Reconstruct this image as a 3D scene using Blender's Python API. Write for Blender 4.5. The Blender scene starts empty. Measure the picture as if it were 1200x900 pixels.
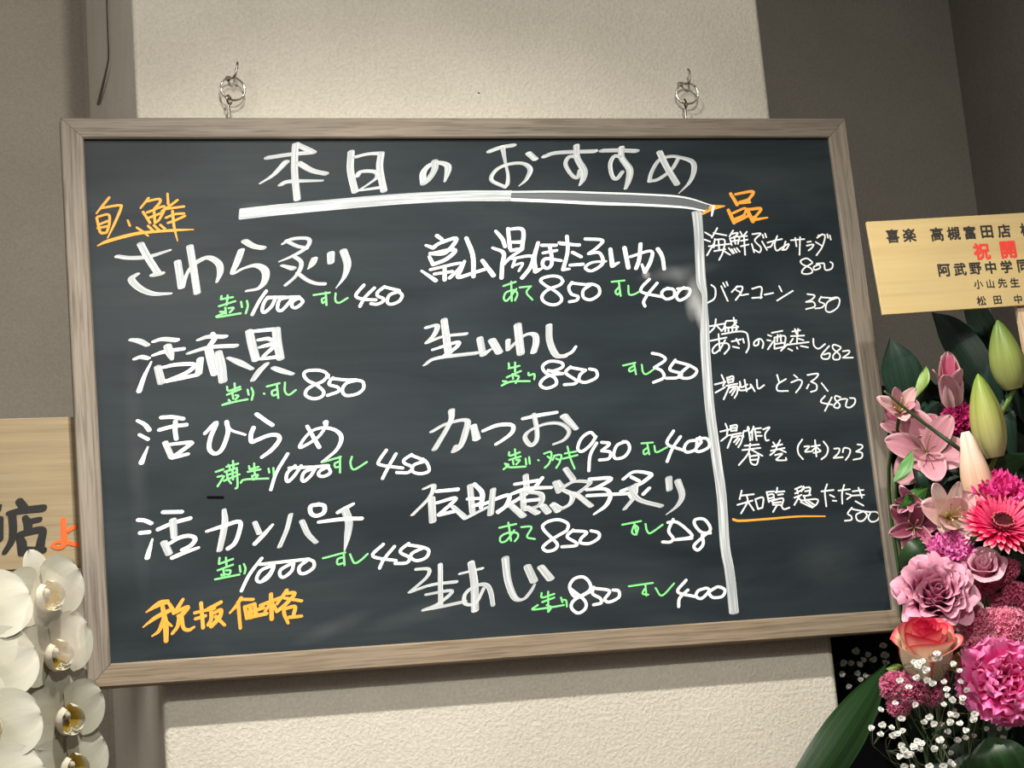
import bpy, bmesh, math, random
from mathutils import Vector, Matrix, Euler
R = math.radians
sc = bpy.context.scene
COL = sc.collection
random.seed(7)

# ---------------------------------------------------------------- camera
CAM_LOC = (-0.575967, -2.094933, 1.493145)
CAM_ROT = ((0.9640593, 0.0216137, -0.2648064), (-0.2526139, -0.2342259, -0.9387888), (-0.0823153, 0.9719419, -0.2203478))
FPX = 2416.0
CR = Matrix(CAM_ROT)
cd = bpy.data.cameras.new('camera'); cam = bpy.data.objects.new('camera', cd); COL.objects.link(cam)
cd.sensor_width = 36; cd.lens = 36 * FPX / 1200; cd.clip_start = .05; cd.clip_end = 40
cam.matrix_world = Matrix.Translation(CAM_LOC) @ CR.to_4x4()
sc.camera = cam
CV = Vector(CAM_LOC)

def at(u, v, y):
    """the point of the vertical plane y that the photograph shows at pixel u, v"""
    d = CR @ Vector(((u - 600) / FPX, (450 - v) / FPX, -1))
    return CV + d * ((y - CV.y) / d.y)
def atx(u, v, x):
    d = CR @ Vector(((u - 600) / FPX, (450 - v) / FPX, -1))
    return CV + d * ((x - CV.x) / d.x)

# ---------------------------------------------------------------- light
w = bpy.data.worlds.new('world'); sc.world = w; w.use_nodes = True
w.node_tree.nodes['Background'].inputs[0].default_value = (1, .955, .89, 1)
w.node_tree.nodes['Background'].inputs[1].default_value = .22
sc.view_settings.view_transform = 'Standard'; sc.view_settings.look = 'None'
sc.view_settings.gamma = 1; sc.view_settings.exposure = 0.0

def spot(loc, aim, power, size, blend, radius, col=(1, .945, .86)):
    l = bpy.data.lights.new('downlight', 'SPOT'); l.energy = power; l.spot_size = R(size); l.spot_blend = blend
    l.shadow_soft_size = radius; l.color = col
    o = bpy.data.objects.new('downlight', l); COL.objects.link(o); o.location = loc
    o.rotation_euler = (Vector(aim) - Vector(loc)).to_track_quat('-Z', 'Y').to_euler()
    return o
spot((-.33, -.80, 2.86), (.05, -.30, 1.2), 150, 91, .85, .022)
spot((-.28, -2.05, 2.86), (.0, 0, 1.95), 104, 74, .8, .03)
def area(loc, aim, power, sx, sy, col=(1, .95, .88)):
    l = bpy.data.lights.new('fill_area', 'AREA'); l.energy = power; l.shape = 'RECTANGLE'; l.size = sx; l.size_y = sy; l.color = col
    o = bpy.data.objects.new('fill_area_light', l); COL.objects.link(o); o.location = loc
    o.rotation_euler = (Vector(aim) - Vector(loc)).to_track_quat('-Z', 'Y').to_euler()
area((-2.1, -1.7, 2.84), (-1.0, -.6, .8), 62, 1.2, 1.2)  # unseen fill added to lift the left walls and the pillar side

# ---------------------------------------------------------------- helpers
def lin(c):
    return tuple(((x / 255) / 12.92 if x / 255 <= .04045 else ((x / 255 + .055) / 1.055) ** 2.4) for x in c)
def newmat(name):
    m = bpy.data.materials.new(name); m.use_nodes = True
    nt = m.node_tree; b = nt.nodes['Principled BSDF']
    return m, nt, b
def N(nt, t, **kw):
    n = nt.nodes.new(t)
    for k, v in kw.items():
        if k in n.inputs: n.inputs[k].default_value = v
        else: setattr(n, k, v)
    return n
def ramp(nt, stops, src):
    r = nt.nodes.new('ShaderNodeValToRGB'); cr = r.color_ramp
    while len(cr.elements) < len(stops): cr.elements.new(.5)
    for e, (p, c) in zip(cr.elements, stops): e.position = p; e.color = (*c, 1)
    nt.links.new(src, r.inputs[0]); return r
def mixc(nt, fac, a, b, mode='MIX'):
    m = nt.nodes.new('ShaderNodeMix'); m.data_type = 'RGBA'; m.blend_type = mode
    for i, x in ((0, fac), (6, a), (7, b)):
        if hasattr(x, 'is_output'): nt.links.new(x, m.inputs[i])
        elif i == 0: m.inputs[0].default_value = x
        else: m.inputs[i].default_value = (*x, 1)
    return m.outputs[2]
def math_(nt, op, a, b=0.0):
    m = nt.nodes.new('ShaderNodeMath'); m.operation = op
    for i, x in ((0, a), (1, b)):
        if hasattr(x, 'is_output'): nt.links.new(x, m.inputs[i])
        else: m.inputs[i].default_value = x
    return m.outputs[0]
def bump(nt, b, h, strength, dist):
    n = N(nt, 'ShaderNodeBump'); n.inputs['Strength'].default_value = strength; n.inputs['Distance'].default_value = dist
    nt.links.new(h, n.inputs['Height']); nt.links.new(n.outputs[0], b.inputs['Normal'])
def plain(name, col, rough=.6, metal=0, spec=.5):
    m, nt, b = newmat(name)
    tc = N(nt, 'ShaderNodeTexCoord'); no = N(nt, 'ShaderNodeTexNoise', Scale=60.0)
    nt.links.new(tc.outputs['Object'], no.inputs['Vector'])
    c = mixc(nt, no.outputs[0], tuple(x * .9 for x in col), tuple(min(1, x * 1.08) for x in col))
    nt.links.new(c, b.inputs['Base Color'])
    b.inputs['Roughness'].default_value = rough; b.inputs['Metallic'].default_value = metal
    b.inputs['Specular IOR Level'].default_value = spec
    return m

def wallpaper(name, col, depth=1.0):
    m, nt, b = newmat(name)
    tc = N(nt, 'ShaderNodeTexCoord')
    n1 = N(nt, 'ShaderNodeTexNoise', Scale=260.0, Detail=5.0, Roughness=.65)
    n2 = N(nt, 'ShaderNodeTexNoise', Scale=9.0, Detail=3.0)
    for n in (n1, n2): nt.links.new(tc.outputs['Object'], n.inputs['Vector'])
    r = ramp(nt, [(.3, tuple(x * .87 for x in col)), (.7, tuple(min(1, x * 1.07) for x in col))], n1.outputs[0])
    r2 = ramp(nt, [(.35, (.93, .93, .92)), (.65, (1, 1, 1))], n2.outputs[0])
    nt.links.new(mixc(nt, 1.0, r.outputs[0], r2.outputs[0], 'MULTIPLY'), b.inputs['Base Color'])
    b.inputs['Roughness'].default_value = .88; b.inputs['Specular IOR Level'].default_value = .2
    bump(nt, b, n1.outputs[0], .6 * depth, .003)
    return m

def wood(name, c1, c2, c3, axis='X', scale=1.0, rough=.62, grain=.65):
    m, nt, b = newmat(name)
    tc = N(nt, 'ShaderNodeTexCoord'); mp = N(nt, 'ShaderNodeMapping')
    mp.inputs['Scale'].default_value = (5 * scale, 150 * scale, 150 * scale) if axis == 'X' else (150 * scale, 150 * scale, 5 * scale)
    nt.links.new(tc.outputs['Object'], mp.inputs[0])
    n = N(nt, 'ShaderNodeTexNoise', Scale=1.0, Detail=6.0, Roughness=.62, Distortion=.7)
    nt.links.new(mp.outputs[0], n.inputs['Vector'])
    n2 = N(nt, 'ShaderNodeTexNoise', Scale=3.2, Detail=2.0, Distortion=.3); nt.links.new(mp.outputs[0], n2.inputs['Vector'])
    n3 = N(nt, 'ShaderNodeTexNoise', Scale=7.0, Detail=2.0); nt.links.new(tc.outputs['Object'], n3.inputs['Vector'])
    r = ramp(nt, [(.3, c1), (.5, c2), (.72, c3)], n.outputs[0])
    k = ramp(nt, [(.36, (.55, .53, .50)), (.50, (1, 1, 1))], n2.outputs[0])
    c = mixc(nt, grain, r.outputs[0], mixc(nt, 1.0, r.outputs[0], k.outputs[0], 'MULTIPLY'))
    kk = ramp(nt, [(.3, (.86, .87, .9)), (.7, (1.0, .98, .95))], n3.outputs[0])
    nt.links.new(mixc(nt, 1.0, c, kk.outputs[0], 'MULTIPLY'), b.inputs['Base Color'])
    b.inputs['Roughness'].default_value = rough; b.inputs['Specular IOR Level'].default_value = .3
    bump(nt, b, n.outputs[0], .25, .0006)
    return m

def obj(name, me, mat=None, parent=None, loc=None, smooth=False):
    if isinstance(me, bmesh.types.BMesh):
        bm = me; me = bpy.data.meshes.new(name); bm.to_mesh(me); bm.free()
    if mat is not None and not me.materials: me.materials.append(mat)
    if smooth:
        for p in me.polygons: p.use_smooth = True
    o = bpy.data.objects.new(name, me); COL.objects.link(o)
    if parent is not None: o.parent = parent
    if loc is not None: o.location = loc
    return o
def thing(name, label, cat, loc=(0, 0, 0), rot=(0, 0, 0), group=None):
    o = bpy.data.objects.new(name, None); COL.objects.link(o); o.location = loc; o.rotation_euler = rot
    o.empty_display_size = .02
    return tag(o, label, cat, group)
def tag(o, label, cat, group=None):
    o['label'] = label; o['category'] = cat
    if group: o['group'] = group
    return o
def box(bm, x0, x1, y0, y1, z0, z1):
    v = [bm.verts.new(p) for p in ((x0, y0, z0), (x1, y0, z0), (x1, y1, z0), (x0, y1, z0), (x0, y0, z1), (x1, y0, z1), (x1, y1, z1), (x0, y1, z1))]
    for f in ((3, 2, 1, 0), (4, 5, 6, 7), (0, 1, 5, 4), (1, 2, 6, 5), (2, 3, 7, 6), (3, 0, 4, 7)): bm.faces.new([v[i] for i in f])
def boxobj(name, dims, mat, parent=None, bev=0):
    bm = bmesh.new(); box(bm, *dims)
    if bev: bmesh.ops.bevel(bm, geom=bm.edges[:], offset=bev, segments=2, affect='EDGES', profile=.6)
    return obj(name, bm, mat, parent)
def struct(o):
    o['kind'] = 'structure'; return o
def spline(pts, n):
    """Catmull-Rom through pts (tuples of any length), n steps per span"""
    if len(pts) < 3: 
        a, b = pts[0], pts[-1]
        return [tuple(p + (q - p) * i / n for p, q in zip(a, b)) for i in range(n + 1)]
    P = [tuple(2 * a - b for a, b in zip(pts[0], pts[1]))] + list(pts) + [tuple(2 * a - b for a, b in zip(pts[-1], pts[-2]))]
    out = []
    for i in range(1, len(P) - 2):
        for k in range(n):
            s = k / n
            out.append(tuple(.5 * (2 * b + (c - a) * s + (2 * a - 5 * b + 4 * c - d) * s * s + (3 * b - a - 3 * c + d) * s ** 3)
                             for a, b, c, d in zip(P[i - 1], P[i], P[i + 1], P[i + 2])))
    out.append(tuple(pts[-1])); return out
def tube(bm, pts, r, seg=6, closed=False, n=6, smooth=True):
    """round tube along a path; r a number or a list per given point"""
    rr = r if isinstance(r, (list, tuple)) else [r] * len(pts)
    P = [tuple(p) + (q,) for p, q in zip(pts, rr)]
    if closed: path = P
    else: path = spline(P, n) if smooth else P
    rings = []; up = Vector((.13, .31, .94)); m = len(path)
    for i, p in enumerate(path):
        a = Vector(path[(i - 1) % m][:3]) if (i or closed) else Vector(p[:3])
        b = Vector(path[(i + 1) % m][:3]) if (i < m - 1 or closed) else Vector(p[:3])
        d = (b - a).normalized(); s = d.cross(up)
        if s.length < .05: s = d.cross(Vector((1, 0, 0)))
        s.normalize(); t = s.cross(d)
        rings.append([bm.verts.new(Vector(p[:3]) + (s * math.cos(k * 2 * math.pi / seg) + t * math.sin(k * 2 * math.pi / seg)) * p[3]) for k in range(seg)])
    for i in range(m if closed else m - 1):
        A, B = rings[i], rings[(i + 1) % m]
        for k in range(seg): bm.faces.new((A[k], A[(k + 1) % seg], B[(k + 1) % seg], B[k]))
    if not closed:
        bm.faces.new(rings[0][::-1]); bm.faces.new(rings[-1])
def tubeobj(name, pts, r, mat, parent=None, seg=8, **k):
    bm = bmesh.new(); tube(bm, pts, r, seg, **k); return obj(name, bm, mat, parent, smooth=True)
def blob(bm, c, rx, ry, rz, sub=2):
    v = bmesh.ops.create_icosphere(bm, subdivisions=sub, radius=1)['verts']
    for q in v: q.co = Vector((q.co.x * rx, q.co.y * ry, q.co.z * rz)) + Vector(c)

# ---------------------------------------------------------------- room
WPX = wallpaper('cream_wallpaper', (.545, .515, .445))
WPS = wallpaper('pillar_side_wallpaper', (.60, .565, .49))  # pillar wallpaper lightened, so the weakly lit side reads brighter
WPB = wallpaper('shade_wallpaper_left', (.36, .328, .28), .7)  # wallpaper darkened: the dimmer light of the left recess is in the colour
WPR = wallpaper('shade_wallpaper_right', (.26, .242, .21), .7)  # darker still: shade of the right recess mixed into the wallpaper colour
PL = -.3705; PR = .3665; PY = .03; BW = .72; CEIL = 2.9; XR = 1.005

bm = bmesh.new(); box(bm, -3, 3, -4.2, 2.2, -.1, 0)
struct(obj('floor', bm, wood('floor_planks', (.16, .10, .06), (.22, .14, .09), (.27, .18, .12), 'X', .2)))
bm = bmesh.new(); box(bm, -3, 3, -4.2, 2.2, CEIL, CEIL + .1)
struct(obj('ceiling', bm, wallpaper('ceiling_paint', (.5, .48, .43))))
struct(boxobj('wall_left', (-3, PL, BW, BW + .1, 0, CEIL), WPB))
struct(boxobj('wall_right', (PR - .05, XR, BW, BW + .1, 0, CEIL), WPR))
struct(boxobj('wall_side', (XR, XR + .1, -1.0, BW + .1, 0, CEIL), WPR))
# pillar the board hangs on, with softly rounded front corners
bm = bmesh.new()
prof = []
rad = .006
for k in range(5):
    a = R(180 + 90 * k / 4); prof.append((PL + rad + rad * math.cos(a), PY + rad + rad * math.sin(a)))
for k in range(5):
    a = R(270 + 90 * k / 4); prof.append((PR - rad + rad * math.cos(a), PY + rad + rad * math.sin(a)))
prof += [(PR, BW + .05), (PL, BW + .05)]
lo = [bm.verts.new((x, y, 0)) for x, y in prof]; hi = [bm.verts.new((x, y, CEIL)) for x, y in prof]
for k in range(len(prof)):
    j = (k + 1) % len(prof); f = bm.faces.new((lo[k], lo[j], hi[j], hi[k]))
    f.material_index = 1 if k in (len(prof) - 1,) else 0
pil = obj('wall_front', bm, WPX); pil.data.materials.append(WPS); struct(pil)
pil['label'] = 'cream textured wall of the square pillar'
# slim corner bead where the pillar meets the wall behind on the left
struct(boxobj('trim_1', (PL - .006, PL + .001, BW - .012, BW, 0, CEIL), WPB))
# the thin cord that runs down the pillar's left side
cord = [atx(124, -40, PL - .003), atx(125.5, 20, PL - .003), atx(127, 62, PL - .003), atx(126, 75, PL - .004), atx(121, 97, PL - .004), atx(115, 122, PL - .003)]
tag(tubeobj('wire', cord, [.0012] * 4 + [.0018, .0022], plain('cord_grey', (.10, .09, .07), .4), seg=6),
    'thin grey wire hanging down the shaded left side of the pillar', 'wire')
bm = bmesh.new(); blob(bm, at(561, 109, PY), .0013, .0013, .0013, 1)
tag(obj('pin', bm, plain('pin_dark', (.10, .09, .08)), smooth=True), 'tiny dark pin head in the cream wall above the board', 'pin')

# ---------------------------------------------------------------- board
TH = R(.7); BZ = 1.99
board = thing('menu_board', 'large black menu board in a grey-brown wooden frame hanging on the pillar', 'menu board', (0, 0, BZ), (0, -TH, 0))
FR = .0233; FD = .021
fw = [wood('frame_wood_grey', (.135, .112, .087), (.20, .170, .135), (.25, .215, .172), 'X'),
      wood('frame_wood_upright', (.145, .122, .096), (.225, .193, .155), (.28, .248, .205), 'Z'),
      wood('frame_wood_warm', (.155, .118, .078), (.245, .193, .133), (.30, .243, .174), 'X')]
def rail(a, b, ia, ib, mat):
    """mitred rail: outer edge a-b, inner edge ia-ib (x, z)"""
    bm = bmesh.new(); e = .0012
    sec = []
    for (o_, i_) in ((a, ia), (b, ib)):
        o_, i_ = Vector(o_), Vector(i_); d = (i_ - o_)
        sec.append([(o_, FD), (o_, e), (o_ + d * .05, 0), (o_ + d * .93, 0), (i_, e * 1.3), (i_, FD)])
    V = [[bm.verts.new((p.x, y, p.y)) for p, y in s] for s in sec]
    for k in range(6):
        bm.faces.new((V[0][k], V[0][(k + 1) % 6], V[1][(k + 1) % 6], V[1][k]))
    bm.faces.new(V[0][::-1]); bm.faces.new(V[1])
    bmesh.ops.recalc_face_normals(bm, faces=bm.faces[:])
    return obj('frame_rail', bm, mat, board)
g = .00025
TL, TR_, BR_, BL_ = (-.45, .3), (.45, .3), (.45, -.3), (-.45, -.3)
iTL, iTR, iBR, iBL = (-.45 + FR, .3 - FR), (.45 - FR, .3 - FR), (.45 - FR, -.3 + FR), (-.45 + FR, -.3 + FR)
def sh(p, dx, dz): return (p[0] + dx, p[1] + dz)
rail(sh(TL, g, 0), sh(TR_, -g, 0), sh(iTL, g, 0), sh(iTR, -g, 0), fw[0])
rail(sh(BL_, g, 0), sh(BR_, -g, 0), sh(iBL, g, 0), sh(iBR, -g, 0), fw[2])
rail(sh(TL, 0, -g), sh(BL_, 0, g), sh(iTL, 0, -g), sh(iBL, 0, g), fw[1])
rail(sh(TR_, 0, -g), sh(BR_, 0, g), sh(iTR, 0, -g), sh(iBR, 0, g), fw[1])
# writing surface: charcoal paint with wiped chalk haze
m, nt, b = newmat('blackboard_paint')
tc = N(nt, 'ShaderNodeTexCoord')
mp = N(nt, 'ShaderNodeMapping'); mp.inputs['Scale'].default_value = (2.2, 1, 9); mp.inputs['Rotation'].default_value = (0, R(14), 0)
nt.links.new(tc.outputs['Object'], mp.inputs[0])
n1 = N(nt, 'ShaderNodeTexNoise', Scale=1.6, Detail=5.0, Distortion=.9); nt.links.new(mp.outputs[0], n1.inputs['Vector'])
mp2 = N(nt, 'ShaderNodeMapping'); mp2.inputs['Scale'].default_value = (3, 1, 120); nt.links.new(tc.outputs['Object'], mp2.inputs[0])
n2 = N(nt, 'ShaderNodeTexNoise', Scale=1.5, Detail=3.0); nt.links.new(mp2.outputs[0], n2.inputs['Vector'])
base = ramp(nt, [(.32, (.0115, .0170, .0205)), (.55, (.0200, .0275, .0320)), (.8, (.031, .039, .042))], n1.outputs[0])
fine = ramp(nt, [(.35, (.93, .94, .95)), (.7, (1.06, 1.06, 1.06))], n2.outputs[0])
c = mixc(nt, 1.0, base.outputs[0], fine.outputs[0], 'MULTIPLY')
def smear(c, x, z, sx, sz, ang, amt, n=None):
    """a patch of chalk dust rubbed onto the board at x, z"""
    q = N(nt, 'ShaderNodeMapping'); q.vector_type = 'TEXTURE'
    q.inputs['Location'].default_value = (x, 0, z); q.inputs['Rotation'].default_value = (0, R(ang), 0); q.inputs['Scale'].default_value = (sx, 1, sz)
    nt.links.new(tc.outputs['Object'], q.inputs[0])
    gr = N(nt, 'ShaderNodeTexGradient'); gr.gradient_type = 'SPHERICAL'; nt.links.new(q.outputs[0], gr.inputs[0])
    nn = N(nt, 'ShaderNodeTexNoise', Scale=30.0, Detail=4.0); nt.links.new(tc.outputs['Object'], nn.inputs['Vector'])
    f = math_(nt, 'MULTIPLY', math_(nt, 'MULTIPLY', gr.outputs['Fac'], nn.outputs[0]), amt * 2)
    return mixc(nt, f, c, (.42, .44, .44))
for s in [(.222, .118, .055, .010, -8, .10), (.238, .088, .012, .03, 12, .6), (.243, .072, .008, .025, 0, .8), (.224, .112, .03, .014, 20, .12), (.184, .116, .006, .006, 0, .5),
          (-.10, -.245, .07, .012, -12, .05), (-.20, -.255, .05, .010, -18, .05), (-.25, .20, .02, .008, 0, .06), (-.39, -.08, .012, .16, 0, .03), (.36, -.22, .05, .03, 0, .03), (.10, -.235, .10, .02, -6, .025)]:
    c = smear(c, *s)
nt.links.new(c, b.inputs['Base Color'])
b.inputs['Roughness'].default_value = .5; b.inputs['Specular IOR Level'].default_value = .13
SURF = .0055
boxobj('writing_surface', (-.45 + FR - .004, .45 - FR + .004, SURF, SURF + .004, -.3 + FR - .004, .3 - FR + .004), m, board)
boxobj('back_panel', (-.446, .446, SURF + .0045, FD - .001, -.296, .296), plain('hardboard', (.16, .11, .07)), board)

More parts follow.
